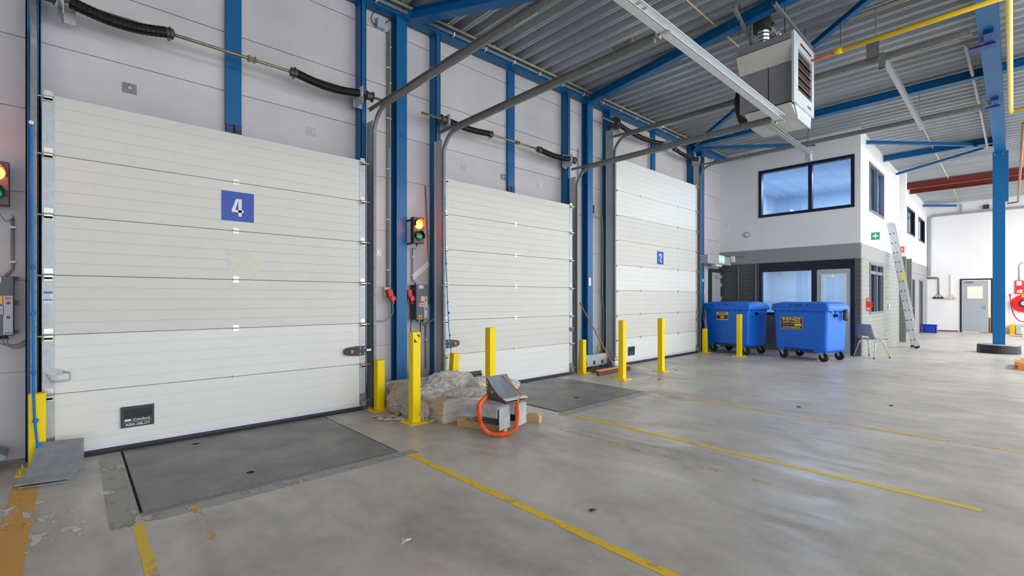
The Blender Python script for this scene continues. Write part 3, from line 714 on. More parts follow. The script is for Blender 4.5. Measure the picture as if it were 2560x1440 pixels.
# notices on the stile of door 4
q=B(); q.box(-.185,-.13,DY-.006,DY-.004,1.36,1.46); n=q.obj('notice',WHITE,d4); 
q=B(); q.box(-.185,-.13,DY-.0066,DY-.006,1.445,1.46); q.box(-.185,-.13,DY-.0066,DY-.006,1.385,1.395)
for k in range(4): q.box(-.18,-.14,DY-.0064,DY-.006,1.403+.01*k,1.406+.01*k)
q.obj('notice_print',SIGNBLUE,n)
B().box(-.19,-.12,DY-.0055,DY-.004,1.75,1.95).obj('paper_label',mat('pale_label',(200,204,208),.5),d4)

# ------------------------------------------------------------------ door tracks
def track(x,side,ztop,zh,yend,label,straightz):
    """vertical track with curve and horizontal run; side -1 left jamb, +1 right jamb"""
    o=thing('door_track',label,'door track',(x,DY,0),0,'galvanised door tracks')
    R=.32; yv=DY-.03
    arc=[(x,yv-R+R*math.cos(a),zh-R+R*math.sin(a)) for a in [k*PI/2/10 for k in range(11)]]
    path=[(x,yv,.02),(x,yv,zh-R)]+arc[1:]+[(x,yend,zh)]
    prof=[(-.022,-.02),(.022,-.02),(.026,0),(.022,.02),(-.022,.02),(-.018,.012),(.014,.012),(.018,0),(.014,-.012),(-.018,-.012)]
    b=B(); U=(1,0,0)
    pr=[(a,b_*1.0) for a,b_ in [(-.024,-.018),(.024,-.018),(.024,.018),(-.024,.018)]]
    b.sweep(path,pr,up=(1 if side>0 else -1,0,0)); b.obj('track_rail',GALVD,o)
    b=B(); b.box(x-.004,x+.004,DY+.0,5.785,.02,ztop+.55); b.box(x-.03 if side<0 else x-.004,x+.004 if side<0 else x+.03,5.775,5.785,.02,ztop+.55); b.obj('jamb_angle',GALV,o)
    b=B(); b.box(x-.003,x+.003,yend,5.72,zh+.025,zh+.06); b.box(x-.03,x+.003,yend,5.72,zh+.055,zh+.06); b.obj('track_angle',GALVD,o)
    b=B()
    for z in (.4,1.2,2.0,2.8):
        b.box(x-.006,x+.006,DY-.03,DY+.06,z,z+.09); b.cyl((x-.008,DY+.03,z+.045),(x+.008,DY+.03,z+.045),.01,6)
    b.obj('track_bracket',GALV,o)
    b=B(); yy=yend+.5
    for k in range(3): 
        if yy<5: b.box(x-.006,x+.006,yy,yy+.28,zh-.03,zh+.03); yy+=1.5
    b.obj('splice_plate',GALV,o)
    return o
track(-.24,-1,3.147,3.80,2.2,'galvanised track left of door 4 rising out of view',0)
track(2.81,1,3.147,3.80,2.2,'galvanised track right of door 4 curving into the hall',0)
track(3.88,-1,3.147,3.76,2.24,'galvanised track left of the middle dock door',0)
track(6.89,1,3.147,3.80,2.24,'galvanised track right of the middle dock door ending under the heater',0)
track(8.10,-1,4.33,4.68,.36,'galvanised track left of door 2 running to the main beam',0)
track(11.93,1,4.33,4.84,.36,'galvanised track right of door 2 running past the office window',0)
# cross channel carrying track ends
def cross(x0,x1,y,z,l,m=GALV,w=.045,h=.09):
    o=thing('cross_channel',l,'rail',(x0,y,z),0)
    b=B(); t=.003; b.box(x0,x1,y,y+t,z,z+h); b.box(x0,x1,y-w,y,z,z+t); b.box(x0,x1,y-w,y,z+h-t,z+h); b.box(x0,x1,y-w,y-w+t,z,z+.012); b.box(x0,x1,y-w,y-w+t,z+h-.012,z+h); b.obj('channel_body',m,o)
    return o
BRALU=mat('bright_galvanised_channel',(226,232,236),.38,.1,.06,20)
o=cross(1.0,7.05,2.2,3.80,'bright galvanised channel joining the track ends in front of the heater',BRALU,.08,.10)
q=B()
for x in (3.20,3.32,3.42,3.52): q.cyl((x,2.2,3.85),(x,2.11,3.85),.012,8)
for x in (3.87,6.92): q.box(x,x+.035,2.19,2.20,3.76,3.98); q.box(x,x+.035,2.10,2.22,3.785,3.80)
q.obj('fixing_bracket',ZINC,o)
q=B(); q.box(3.90,3.93,2.5,2.72,3.80,3.90); q.obj('stop_bracket',GALVD,o)
o=cross(7.0,8.98,2.36,3.80,'grey galvanised channel hung by a wire in front of the office window',GALV,.06,.05)
q=B(); q.tube([(8.93,2.36,3.84),(9.05,2.30,5.42)],.004,6); q.obj('hanger_wire',DGREY,o)
q=B(); q.box(8.9,8.98,2.30,2.38,3.70,3.80); q.obj('end_hook',GALV,o)
o=cross(8.10,12.0,1.24,4.66,'galvanised channel bridging the two tracks of door 2',GALV,.06,.06)
q=B(); q.box(8.02,8.025,1.26,1.40,4.72,4.92); q.box(8.0,8.006,1.20,1.26,4.52,4.74); q.box(8.10,8.106,1.20,1.26,4.52,4.74); q.box(8.0,8.106,1.20,1.26,4.52,4.53); q.cyl((8.06,1.30,4.8),(8.06,1.30,5.45),.006,6); q.box(11.9,11.98,1.25,1.255,4.75,4.9); q.cyl((11.94,1.25,4.88),(11.94,1.25,5.5),.006,6); q.obj('hanger_plate',GALVD,o)

# torsion spring shafts
def shaft(x0,x1,z,springs,label,y=5.63):
    o=thing('torsion_shaft',label,'spring shaft',((x0+x1)/2,y,z),0,'torsion spring shafts above the dock doors')
    b=B(); b.cyl((x0,y,z),(x1,y,z),.016,12); b.obj('shaft_rod',SHAFT,o,smooth=True)
    for a,c_,sag,r in springs:
        n=int(abs(c_-a)*60); P=[]; rs=[]
        for i in range(n+1):
            t=i/n; P.append((a+(c_-a)*t,y,z-sag*math.sin(PI*t)**1.0)); rs.append(r*(1 if i%2 else .94))
        q=B(); q.tube(P,r,14,0,True,rs); q.obj('torsion_spring',SPRING,o,smooth=False)
    return o
def drum(o,x,y,z,s,big=.062):
    q=B(); q.lathe((x,y,z),(s,0,0),[(.03,-.03),(big,-.02),(big,-.012),(big*.8,-.008),(big*.78,.05),(big*.85,.055),(big*1.05,.06),(big*1.05,.068),(.03,.07)],22); q.obj('cable_drum',CAST,o,smooth=False)
def sprcone(o,x,y,z):
    q=B(); q.lathe((x,y,z),(1,0,0),[(.03,-.035),(.05,-.03),(.05,-.015),(.042,0),(.05,.02),(.05,.035),(.025,.045)],10)
    for a in (.6,2.7,4.8): q.cyl((x,y+.045*math.cos(a),z+.045*math.sin(a)),(x,y+.07*math.cos(a),z+.07*math.sin(a)),.012,6)
    q.obj('winding_cone',CAST,o)
def bplate(o,x,y,z):
    q=B(); q.box(x-.008,x+.0,y-.05,5.79,z-.13,z+.09); q.box(x-.04,x+.075,5.775,5.79,z-.13,z+.11); q.lathe((x-.008,y,z),(-1,0,0),[(.065,0),(.065,.012),(.04,.03)],16); q.obj('bearing_plate',GALV,o)
def coupler(o,x,y,z):
    q=B(); q.box(x-.045,x+.045,y-.02,y+.02,z-.022,z+.022)
    for a in (-.028,.028):
        for c_ in (-.03,.03): q.cyl((x+a,y+c_,z-.03),(x+a,y+c_,z+.03),.007,6)
    q.obj('shaft_coupler',SHAFT,o)
o=shaft(-.25,2.98,3.99,[(-.02,.66,.05,.052),(1.87,2.62,.045,.048)],'torsion shaft with two sagging black springs above door 4')
drum(o,2.74,5.63,3.99,1); drum(o,-.14,5.63,3.99,-1); bplate(o,2.66,5.63,3.99); bplate(o,-.06,5.63,3.99); sprcone(o,.68,5.63,3.99); sprcone(o,1.84,5.63,3.99); coupler(o,1.41,5.63,3.99)
o=shaft(3.54,6.86,3.99,[(4.0,4.75,.025,.046),(5.93,6.72,.03,.048)],'torsion shaft with two black springs above the middle dock door')
drum(o,3.93,5.63,3.99,-1); drum(o,6.80,5.63,3.99,1); bplate(o,3.99,5.63,3.99); bplate(o,6.74,5.63,3.99); sprcone(o,4.79,5.63,3.99); sprcone(o,5.90,5.63,3.99); coupler(o,5.38,5.63,3.99)
q=B(); q.cyl((4.68,5.63,3.99),(4.71,5.63,3.99),.040,14); q.obj('paint_band',mat('yellow_spring_band',(160,150,20),.5),o)
o=shaft(7.72,12.1,5.03,[(8.30,10.05,.07,.05),(10.75,11.9,.05,.045)],'torsion shaft with long black springs above door 2')
drum(o,8.2,5.63,5.03,-1,.11); drum(o,11.98,5.63,5.03,1,.10); bplate(o,8.27,5.63,5.03); bplate(o,11.92,5.63,5.03); sprcone(o,10.65,5.63,5.03)
q=B(); q.box(10.30,10.31,5.56,5.91,4.93,5.16); q.box(10.24,10.31,5.8,5.905,4.93,5.16); q.obj('centre_bracket',GALV,o)

# ------------------------------------------------------------------ dock levellers
def leveller(x0,x1,y0,y1,label,gapside=None):
    o=thing('dock_leveller',label,'dock plate',((x0+x1)/2,(y0+y1)/2,0),0,'steel dock leveller plates')
    b=B(); b.box(x0+.012,x1-.012,y0+.07,y1,.0005,.006); b.obj('tread_plate',TREAD,o)
    b=B(); b.box(x0-.0,x1,y0-.0,y0+.062,.0005,.004); b.obj('front_strip',mat('worn_steel_strip',(120,122,128),.5,.2,.15,6),o)
    b=B(); b.box(x0-.004,x0+.012,y0+.062,y1,.0004,.002); b.box(x1-.008,x1+.004,y0+.06,y1,.0004,.002); b.box(x0,x1,y0+.062,y0+.07,.0004,.002)
    b.obj('gap_shadow_strip',mat('black_gap',(8,8,9),.9),o)  # black strips laid flat to stand in for the dark of the open gap
    return o
l1=leveller(.32,2.175,3.83,5.585,'dark tread steel dock plate in front of door 4')
l2=leveller(4.38,6.295,3.80,5.585,'tread steel dock plate in front of the middle dock door')
def lhole(l,x,y):
    b=B(); b.lathe((x,y,.0062),(0,0,1),[(.03,0),(.03,.0008)],18); b.obj('lifting_hole',MATS['black_gap'],l)
lhole(l1,.86,5.37); lhole(l1,1.04,4.19); lhole(l2,5.18,4.22)

# ------------------------------------------------------------------ floor markings
def marking(x0,x1,y0,y1,m,z=.0012,rot=0):
    b=B(); b.quad((x0,y0,z),(x1,y0,z),(x1,y1,z),(x0,y1,z)); o=b.obj('floor_marking',m); o['kind']='structure'; return o
marking(-.33,-.19,2.0,5.20,PAINTO); marking(.265,.32,1.5,3.71,PAINT1); marking(2.18,2.245,.6,3.72,PAINT1,.0012)
marking(4.36,4.42,.15,3.67,PAINT1); marking(6.28,6.335,-.2,3.77,PAINT2); marking(3.80,3.865,.9,3.60,PAINT3); marking(.56,.62,3.1,3.79,PAINT3)
marking(7.17,7.22,1.5,3.9,PAINT3); marking(8.6,8.66,3.4,5.3,PAINT3)
marking(.16,.31,3.72,5.5,PATCH,.001)
marking(.2,2.3,3.70,3.825,PATCH,.0009); marking(4.3,6.4,3.66,3.79,PATCH,.0009)
marking(-.5,-.15,4.2,4.6,CHALK,.0016); marking(-.2,.05,3.7,4.3,CHALK,.0015)

# ------------------------------------------------------------------ bollards
def bollard(h,label,group,s=.1,plate=.125):
    o=thing('bollard',label,'bollard',(0,0,0),0,group)
    b=B(); b.box(-s/2,s/2,-s/2,s/2,.008,h); b.obj('post',YEL,o,bevel=.006)
    b=B(); b.box(-plate,plate,-plate,plate,0,.01); b.obj('base_plate',YEL,o,bevel=.002)
    for a in (-1,1):
        for c_ in (-1,1):
            b=B(); b.cyl((a*plate*.75,c_*plate*.75,.01),(a*plate*.75,c_*plate*.75,.03),.009,6); b.cyl((a*plate*.75,c_*plate*.75,.03),(a*plate*.75,c_*plate*.75,.045),.005,6); b.obj('anchor_bolt',ZINC,o)
    return o
GB='tall yellow bollards'; GS='short yellow track guards'
b1=bollard(1.025,'tall yellow bollard with black arrow marks beside the plastic film heap',GB); b1.location=(2.83,4.65,0); ROOTM[b1.name]=Matrix.Translation((2.83,4.65,0))
b2=dup(b1,(3.97,4.66,0),0,'tall yellow bollard behind the grey wheel chock with the orange cable')
b3=dup(b1,(6.98,4.66,0),0,'tall yellow bollard in front of the broom head')
b4=dup(b1,(8.30,4.66,0),0,'tall yellow bollard in front of door 2')
b5=dup(b1,(11.82,4.56,0),0,'tall yellow bollard in front of the left blue bin')
q=B(); y=4.598; q.prism([(2.80,y,.985),(2.835,y,.99),(2.855,y,.955),(2.855,y,.955)][:3]+[(2.835,y,.955)],(0,.001,0)); q=B()
q.prism([(2.828,y,.995),(2.865,y,.998),(2.865,y,.955)],(0,.0015,0)); q.prism([(2.795,y,.955),(2.795,y,.912),(2.835,y,.905)],(0,.0015,0)); q.obj('black_mark',BLACK,b1)
s0=bollard(.63,'short yellow track guard at the left of door 4 behind the blue rope',GS,.1,.12); s0.location=(-.215,5.45,0); ROOTM[s0.name]=Matrix.Translation((-.215,5.45,0))
dup(s0,(2.82,5.47,0),0,'short yellow track guard at the right of door 4')
g3=dup(s0,(3.90,5.42,0),0,'short leaning yellow track guard behind the plastic film heap'); g3.rotation_euler=(math.radians(1),math.radians(4),0)
dup(s0,(7.02,5.56,0),0,'short yellow track guard beside the broom')
dup(s0,(11.95,5.47,0),0,'short yellow track guard beside the left blue bin')

# ------------------------------------------------------------------ ropes
def rope(pts,knots,r,label,m,extra=None):
    o=thing('pull_rope',label,'rope',pts[0])
    P=smooth_path(pts,14); rs=[r*(1+.10*(i%2)) for i in range(len(P))]
    b=B(); b.tube(P,r,8,0,True,rs); b.obj('rope_strand',m,o,smooth=True)
    for k in knots:
        b=B(); b.lathe((k[0],k[1],k[2]-.018),(0.2,0,1),[(r,0),(r*2,.008),(r*2.3,.018),(r*2,.028),(r,.036)],9); b.obj('knot',m,o,smooth=True)
    return o
rp=rope([(-.253,5.52,2.84),(-.250,5.5,2.2),(-.243,5.47,1.55),(-.237,5.43,.8),(-.232,5.385,.6),(-.225,5.375,.40),(-.205,5.36,.20),(-.17,5.36,.12),(-.11,5.38,.09)],[(-.246,5.48,1.66),(-.243,5.46,1.28),(-.238,5.43,.80),(-.226,5.375,.42),(-.207,5.36,.21)],.0085,'thick knotted blue rope hanging at the left of door 4',ROPE)
q=B(); q.lathe((-.253,5.52,2.85),(0,-1,0),[(.006,-.01),(.016,-.008),(.016,.008),(.006,.01)],14); q.obj('rope_eye',WHITE,rp)
rope([(3.84,5.5,2.85),(3.85,5.5,2.2),(3.885,5.5,1.4),(3.90,5.49,1.0),(3.935,5.48,.62),(3.95,5.5,.45)],[(3.86,5.5,1.9),(3.885,5.5,1.35),(3.90,5.49,1.2),(3.915,5.49,.88)],.006,'thin knotted blue rope hanging at the middle dock door',ROPE)
rope([(11.82,5.55,2.1),(11.85,5.53,1.4),(11.9,5.5,1.0),(12.03,5.48,.55),(12.2,5.46,.2),(12.3,5.42,.03),(12.6,5.15,.012),(12.75,5.1,.012),(12.55,5.2,.02),(12.0,5.55,.012),(11.85,5.62,.06)],[(11.85,5.53,1.3)],.007,'teal rope hanging by door 2 and trailing on the floor',TEALROPE)

# ------------------------------------------------------------------ traffic lights
def glow(name,rgb,s,inner):
    return mat(name,rgb,.3,0,.02,emit=s,ecol=inner)
def traffic(x,y,z0,label,g):
    o=thing('traffic_light',label,'traffic light',(x,y,z0),0,g)
    b=B(); b.box(x-.085,x+.085,y-.0,y+.085,z0,z0+.365); b.obj('housing',mat('signal_housing_grey',(62,60,66),.45),o,bevel=.008)
    for k,(zz,mm,nm,s) in enumerate(((z0+.265,mat('lit_red_amber_lens',(255,70,30),.3,emit=9,ecol=(255,150,40)),'red_lens',1),(z0+.1,mat('green_lens_glass',(0,110,70),.15,coat=.6),'green_lens',0))):
        b=B(); b.lathe((x,y,zz),(0,-1,0),[(.062,0),(.060,.012),(.045,.024),(.02,.03)],24); b.obj(nm,mm,o,smooth=True)
        b=B(); n=16; pts=[]
        for i in range(n+1):
            a=-.35+i/n*(PI+.7); pts.append((x+.072*math.cos(a),zz+.072*math.sin(a),.075-.03*abs(math.cos(a))))
        for i in range(n):
            p,q_=pts[i],pts[i+1]; b.quad((p[0],y,p[1]),(q_[0],y,q_[1]),(q_[0],y-q_[2],q_[1]),(p[0],y-p[2],p[1]))
        b.obj('visor',mat('red_lit_visor',(150,30,24),.4) if s else BLACK,o,solid=.003)
    b=B(); b.box(x-.05,x-.02,y+.085,WY,z0+.33,z0+.35); b.box(x-.05,x-.02,y+.085,WY,z0+.0,z0+.02); b.obj('wall_bracket',BLACK,o)
    b=B(); b.cyl((x-.01,y+.04,z0),(x-.01,y+.04,z0-.03),.014,10); b.obj('cable_gland',BLACK,o)
    return o
traffic(-.475,5.70,2.17,'traffic light with lit red lamp cut by the left edge of the photo','dock traffic lights')
traffic(3.515,5.66,2.17,'traffic light with lit red lamp between door 4 and the middle dock door','dock traffic lights')
for (x,y,z) in ((-.475,5.55,2.44),(3.515,5.52,2.44)):
    l=bpy.data.lights.new('signal_glow','POINT'); l.energy=2.2; l.color=(1,.12,.04); l.shadow_soft_size=.05
    lo=bpy.data.objects.new('signal_glow',l); C.objects.link(lo); lo.location=(x,y-.05,z)

# ------------------------------------------------------------------ control boxes
CB=mat('control_box_grey',(78,84,98),.45); CBL=mat('control_box_light',(168,176,190),.4); OR=mat('button_orange',(250,170,20),.4)
def cbox(x0,y0,z0,w,h,d,label,g,full):
    o=thing('door_control_box',label,'control box',(x0+w/2,y0,z0),0,g)
    b=B(); b.box(x0,x0+w,y0,y0+d,z0,z0+h); b.obj('housing',CB,o,bevel=.004)
    b=B(); b.box(x0+w*.68,x0+w*.98,y0-.004,y0,z0+h*.02,z0+h*.67); b.prism([(x0+w*.7,y0-.004,z0+h*.5),(x0+w*.3,y0-.004,z0+h*.48),(x0+w*.2,y0-.004,z0+h*.43),(x0+w*.3,y0-.004,z0+h*.38),(x0+w*.7,y0-.004,z0+h*.36)],(0,.004,0)); b.obj('front_panel',CBL,o)
    b=B(); b.box(x0+w*.38,x0+w*.66,y0-.008,y0,z0+h*.53,z0+h*.67); b.obj('open_button',OR,o)
    b=B(); b.box(x0+w*.1,x0+w*.36,y0-.003,y0,z0+h*.58,z0+h*.67); b.obj('info_sticker',SIGNBLUE,o)
    b=B(); b.box(x0+w*.75,x0+w*.93,y0-.006,y0-.004,z0+h*.60,z0+h*.65); b.obj('arrow_button',mat('dull_orange_key',(206,128,60),.5),o)
    b=B(); b.box(x0+w*.33,x0+w*.62,y0-.006,y0-.004,z0+h*.41,z0+h*.45); b.obj('display',mat('red_display',(170,20,40),.3,emit=.5),o)
    b=B(); 
    for zz in (.57,.33,): b.lathe((x0+w*.84,y0-.004,z0+h*(zz-.02)),(0,-1,0),[(.013,0),(.011,.004)],14)
    b.obj('round_button',mat('dark_button',(60,64,76),.4),o)
    b=B(); b.box(x0+w*.2,x0+w*.62,y0-.003,y0,z0+h*.89,z0+h*.985); b.obj('name_label',mat('pale_label2',(196,200,212),.5),o)
    b=B(); b.box(x0+w*.2,x0+w*.46,y0-.006,y0,z0+h*.02,z0+h*.13); m=b.obj('main_switch_plate',YEL,o)
    b=B(); b.lathe((x0+w*.33,y0-.006,z0+h*.075),(0,-1,0),[(.014,0),(.014,.01)],14); b.box(x0+w*.31,x0+w*.35,y0-.026,y0-.014,z0+h*.04,z0+h*.11); b.obj('main_switch_knob',RED,m)
    b=B()
    for zz in (.02,.52,.93):
        b.box(x0-.028,x0,y0+d*.5,y0+d*.5+.006,z0+h*zz,z0+h*zz+.035); b.box(x0+w,x0+w+.028,y0+d*.5,y0+d*.5+.006,z0+h*zz,z0+h*zz+.035)
    b.obj('fixing_lug',BLACK,o)
    b=B(); 
    for xx in (.25,.6,.75): b.cyl((x0+w*xx,y0+.05,z0),(x0+w*xx,y0+.05,z0-.03),.012,8)
    b.cyl((x0+w*.1,y0+.06,z0+h),(x0+w*.1,y0+.06,z0+h+.025),.01,8)
    b.obj('cable_gland',BLACK,o)
    text('lettering','4455',h*.035,CB,o,(x0+w*.83,y0-.0045,z0+h*.045),RY,sx=1.3,bold=.0006)
    return o
cbox(-.555,5.78,1.09,.185,.50,.10,'grey door control box cut by the left edge of the photo','door control boxes',True)
cbox(3.535,5.76,1.10,.185,.50,.16,'grey door control box with yellow main switch beside the middle dock door','door control boxes',True)

# conduits and cables on the dock wall
def pipe(name,pts,r,m,label,cat='conduit',clips=(),smooth=0,parts=True):
    P=smooth_path(pts,smooth) if smooth else pts
    b=B(); b.tube(P,r,8)
    o=thing(name,label,cat,pts[0]); b.obj('pipe_body' if cat in('conduit','pipe') else 'cable_body',m,o,smooth=True)
    for c_ in clips:
        q=B(); q.box(c_[0]-r*1.7,c_[0]+r*1.7,c_[1]-r*1.4,c_[1]+r*1.2,c_[2]-.008,c_[2]+.008); q.obj('pipe_clip',WHITE,o)
    return o
pipe('wall_conduit',[(-.385,5.93,2.10),(-.385,5.93,1.66),(-.42,5.9,1.60)],.011,GREYP,'grey conduit dropping to the left control box','conduit',[(-.385,5.93,2.02),(-.385,5.93,1.72)])
pipe('wall_cable',[(3.505,5.70,2.14),(3.53,5.78,2.10),(3.57,5.9,2.13),(3.575,5.92,2.14)],.004,GREYP,'thin grey cable under the traffic light beside the blue column','cable',smooth=6)
pipe('wall_cable',[(-.46,5.75,2.14),(-.42,5.84,2.06),(-.38,5.9,2.10),(-.385,5.92,2.12)],.004,GREYP,'thin grey cable under the left traffic light','cable',smooth=6)
for i,(dz_,yy) in enumerate(((0,0),(-.02,.01),(.015,.0))):
    pipe('wall_cable',[(-.46+.03*i,5.83,1.07),(-.45+.02*i,5.86,1.02),(-.36,5.9,.99+dz_),(-.30,5.92,1.03+dz_),(-.24,5.93,1.05+dz_)],.004,GREYP,'grey cable hanging below the left control box, number %d from the top'%(i+1) if 0 else 'one of the grey cables sagging under the left control box','cable',smooth=6)
for o_ in list(C.objects):
    if o_.name.startswith('wall_cable') and 'sagging' in o_.get('label',''): o_['group']='cables under the left control box'
pipe('wall_conduit',[(3.575,5.93,2.13),(3.575,5.93,1.68),(3.60,5.9,1.63)],.009,GREYP,'grey conduit between the traffic light and the control box','conduit',[(3.575,5.93,2.0),(3.575,5.93,1.74)])
pipe('wall_conduit',[(3.80,5.94,3.06),(3.86,5.94,1.9),(3.86,5.94,1.32)],.010,GREYP,'long grey conduit beside the blue post of the middle dock door')
pipe('wall_conduit',[(3.80,5.93,1.04),(3.80,5.93,.37)],.010,GREYP,'short grey conduit below the control box with open lower end','conduit',[(3.80,5.93,.8)])
pipe('wall_conduit',[(3.68,5.80,1.07),(3.70,5.84,1.02),(3.80,5.86,1.05),(3.88,5.82,1.10),(3.92,5.80,1.04),(3.93,5.79,.6),(3.93,5.79,.3)],.011,GREYP,'grey cable bending from the control box down to the track',cat='cable',smooth=6)
pipe('wall_conduit',[(3.185,5.93,5.10),(3.185,5.93,1.53)],.013,GREYP,'tall grey conduit left of the blue column at door 4','conduit',[(3.185,5.93,z) for z in (4.6,3.9,3.2,2.5,1.8)])
pipe('wall_conduit',[(3.225,5.93,5.15),(3.225,5.93,3.50)],.009,CREAM,'cream conduit left of the blue column at door 4','conduit',[(3.225,5.93,z) for z in (4.9,4.4,3.9)])
o=thing('junction_box','grey junction box high on the wall right of door 4','junction box',(3.06,5.93,5.16))
B().box(3.01,3.12,5.88,WY,5.09,5.22).obj('box_body',CBL,o,bevel=.003)
b=B(); b.cyl((3.12,5.92,5.2),(3.15,5.92,5.2),.008,8); b.cyl((2.98,5.92,5.12),(3.01,5.92,5.12),.008,8); b.obj('cable_gland',BLACK,o)
pipe('loose_cable',[(3.01,5.92,5.12),(2.92,5.9,5.16),(2.97,5.85,5.28),(3.08,5.75,5.33)],.006,BLACK,'black cable looping from the junction box to the eaves beam','cable',smooth=6)
pipe('loose_cable',[(3.14,5.92,5.2),(3.22,5.88,5.27),(3.34,5.8,5.3),(3.40,5.72,5.38)],.006,BLACK,'black cable from the junction box to the roof conduits','cable',smooth=6)
pipe('wall_conduit',[(7.34,5.93,4.4),(7.34,5.93,1.78)],.008,GREYP,'grey conduit left of the blue column behind the broom','conduit',[(7.34,5.93,z) for z in (4.0,3.2,2.4)])
pipe('wall_conduit',[(7.68,5.93,3.12),(8.0,5.93,3.11),(8.12,5.9,3.0),(8.12,5.9,1.5),(8.16,5.9,1.0),(8.12,5.9,.3)],.011,CREAM,'cream cable running down beside the blue post of door 2',cat='cable',smooth=4)
pipe('wall_conduit',[(9.98,5.93,5.1),(9.98,5.93,4.45),(9.8,5.93,4.43)],.009,GREYP,'grey conduit above the middle of door 2','conduit')
pipe('wall_conduit',[(13.0,5.7,5.3),(12.85,5.68,5.2),(12.8,5.7,5.05),(12.8,5.7,4.85)],.012,WHITE,'white cable hanging at the right end of the torsion shaft',cat='cable',smooth=5)
b=B(); b.box(7.78,7.87,5.93,WY,3.16,3.33); tag(b.obj('wall_switch_box',DGREY),'small dark switch box high beside the blue column by door 2','switch box')
b=B(); b.box(7.15,7.2,5.93,WY,1.60,1.69); b.box(7.25,7.30,5.93,WY,1.58,1.69); tag(b.obj('push_button_box',CBL),'pair of small grey push button boxes beside the middle dock door','switch box')
b=B(); b.box(8.0,8.1,5.93,WY,.30,.42); tag(b.obj('socket_outlet',CREAM),'cream wall socket low on the wall above the galvanised beam','socket')
b=B(); b.box(7.50,7.57,5.785,5.80,1.66,1.82); tag(b.obj('column_label',WHITE),'white label on the blue column behind the broom','label')
# red sockets
def redsock(x,y,z,l):
    o=thing('power_socket',l,'socket',(x,y,z),0,'red industrial sockets')
    M=Matrix.Translation((x,y,z))@Matrix.Rotation(math.radians(-14),4,'Y')
    b=B(); b.box(-.035,.035,-.05,.04,-.05,.06,0,M); b.obj('socket_body',mat('dark_red_plastic',(186,40,40),.45),o,bevel=.006)
    b=B(); b.lathe(M@V((.01,-.05,-.07)),(0,-1,0),[(.034,-.03),(.038,0),(.036,.02)],16); b.obj('plug_cap',RED,o)
    b=B(); b.cyl(M@V((.0,-.02,-.05)),M@V((.012,-.03,-.15)),.022,12,0,.018); b.obj('plug_body',mat('dark_red_plastic',(186,40,40),.45),o)
    b=B(); b.box(x-.05,x+.04,y+.04,WY,z-.04,z+.09); b.obj('back_plate',CREAM,o)
redsock(3.17,5.86,1.47,'red industrial socket and plug left of the blue column'); redsock(3.47,5.86,1.47,'red industrial socket and plug half hidden right of the blue column')
pipe('power_cable',[(3.2,5.83,1.32),(3.21,5.84,1.2),(3.12,5.88,1.10),(3.0,5.90,1.10),(2.9,5.92,1.12)],.008,GREYP,'grey cable looping from the red plug to door 4','cable',smooth=6)
pipe('power_cable',[(3.48,5.83,1.32),(3.50,5.84,1.1),(3.48,5.84,.8),(3.46,5.85,.2)],.007,BLACK,'dark cable dropping from the half hidden red plug','cable',smooth=6)
pipe('power_cable',[(3.64,5.82,1.07),(3.64,5.82,.95),(3.60,5.83,.5),(3.58,5.85,.1)],.008,BLACK,'dark cable dropping from the control box behind the bollard','cable',smooth=6)
# sheet of paper
b=B(); b.prism([(3.585,5.945,1.66),(3.89,5.945,1.90),(3.845,5.945,1.965),(3.56,5.945,1.735)],(0,.003,0)); tag(b.obj('paper_sheet',mat('paper_white',(236,236,240),.6)),'tilted white sheet of paper taped above the control box','paper')
# anchor plates in the wall
def aplate(x,z,l,m=GALV):
    o=thing('anchor_plate',l,'anchor plate',(x,WY,z),0,'square steel anchor plates in the concrete wall')
    b=B(); b.box(x-.055,x+.055,WY-.008,WY,z-.05,z+.05); b.obj('plate',m,o)
    b=B(); b.lathe((x,WY-.008,z),(0,-1,0),[(.014,0),(.014,.012)],6); b.obj('nut',ZINC,o)
aplate(.405,3.475,'square anchor plate above the left half of door 4',GALVD); aplate(2.16,3.475,'square anchor plate above the right half of door 4')
aplate(4.53,3.475,'square anchor plate above the left half of the middle dock door'); aplate(5.36,3.48,'square anchor plate left of the short blue post above the middle door',GALVD)
aplate(6.27,3.48,'square anchor plate above the right half of the middle dock door'); aplate(3.04,2.03,'square anchor plate low between door 4 and the blue column')
# red fire alarm cone hidden by track guard
b=B(); b.lathe((12.03,5.72,0),(0,0,1),[(.09,0),(.085,.02),(.05,.15),(.025,.34)],16); tag(b.obj('traffic_cone',mat('orange_red_cone',(232,70,24),.5),smooth=True),'orange cone standing behind the short yellow guard by the bins','cone')

# galvanised guide beams between doors
def gbeam(x0,x1,l):
    o=thing('guide_beam',l,'steel beam',((x0+x1)/2,5.72,0),0,'galvanised beams between the doors')
    b=B(); holes=[]; n=int((x1-x0)/.27); 
    for k in range(n):
        cx=x0+.2+k*.27; holes.append((cx-.035,cx+.035,.09,.165))
    wall_y(5.72,5.726,x0,x1,.06,.215,holes,b); b.box(x0,x1,5.72,5.78,.21,.216); b.box(x0,x1,5.70,5.706,.222,.285); b.box(x0,x1,5.70,5.78,.216,.222); b.box(x0,x1,5.70,5.78,.285,.291)
    b.obj('beam_profile',GALV,o)
    b=B(); x=x0+.05
    while x<x1-.03: b.cyl((x,5.6995,.256),(x,5.6985,.256),.006,8); x+=.045
    b.obj('beam_perforation',BLACK,o)
    b=B(); b.box(x0+.05,x0+.13,5.73,5.8,0,.21); b.box(x1-.13,x1-.05,5.73,5.8,0,.21); b.obj('beam_foot',GALVD,o)
gbeam(2.93,3.80,'galvanised steel beam behind the plastic film heap'); gbeam(7.12,8.02,'perforated galvanised beam with hexagonal holes behind the broom')
b=B(); 
N_=24
hv=[];hf=[]
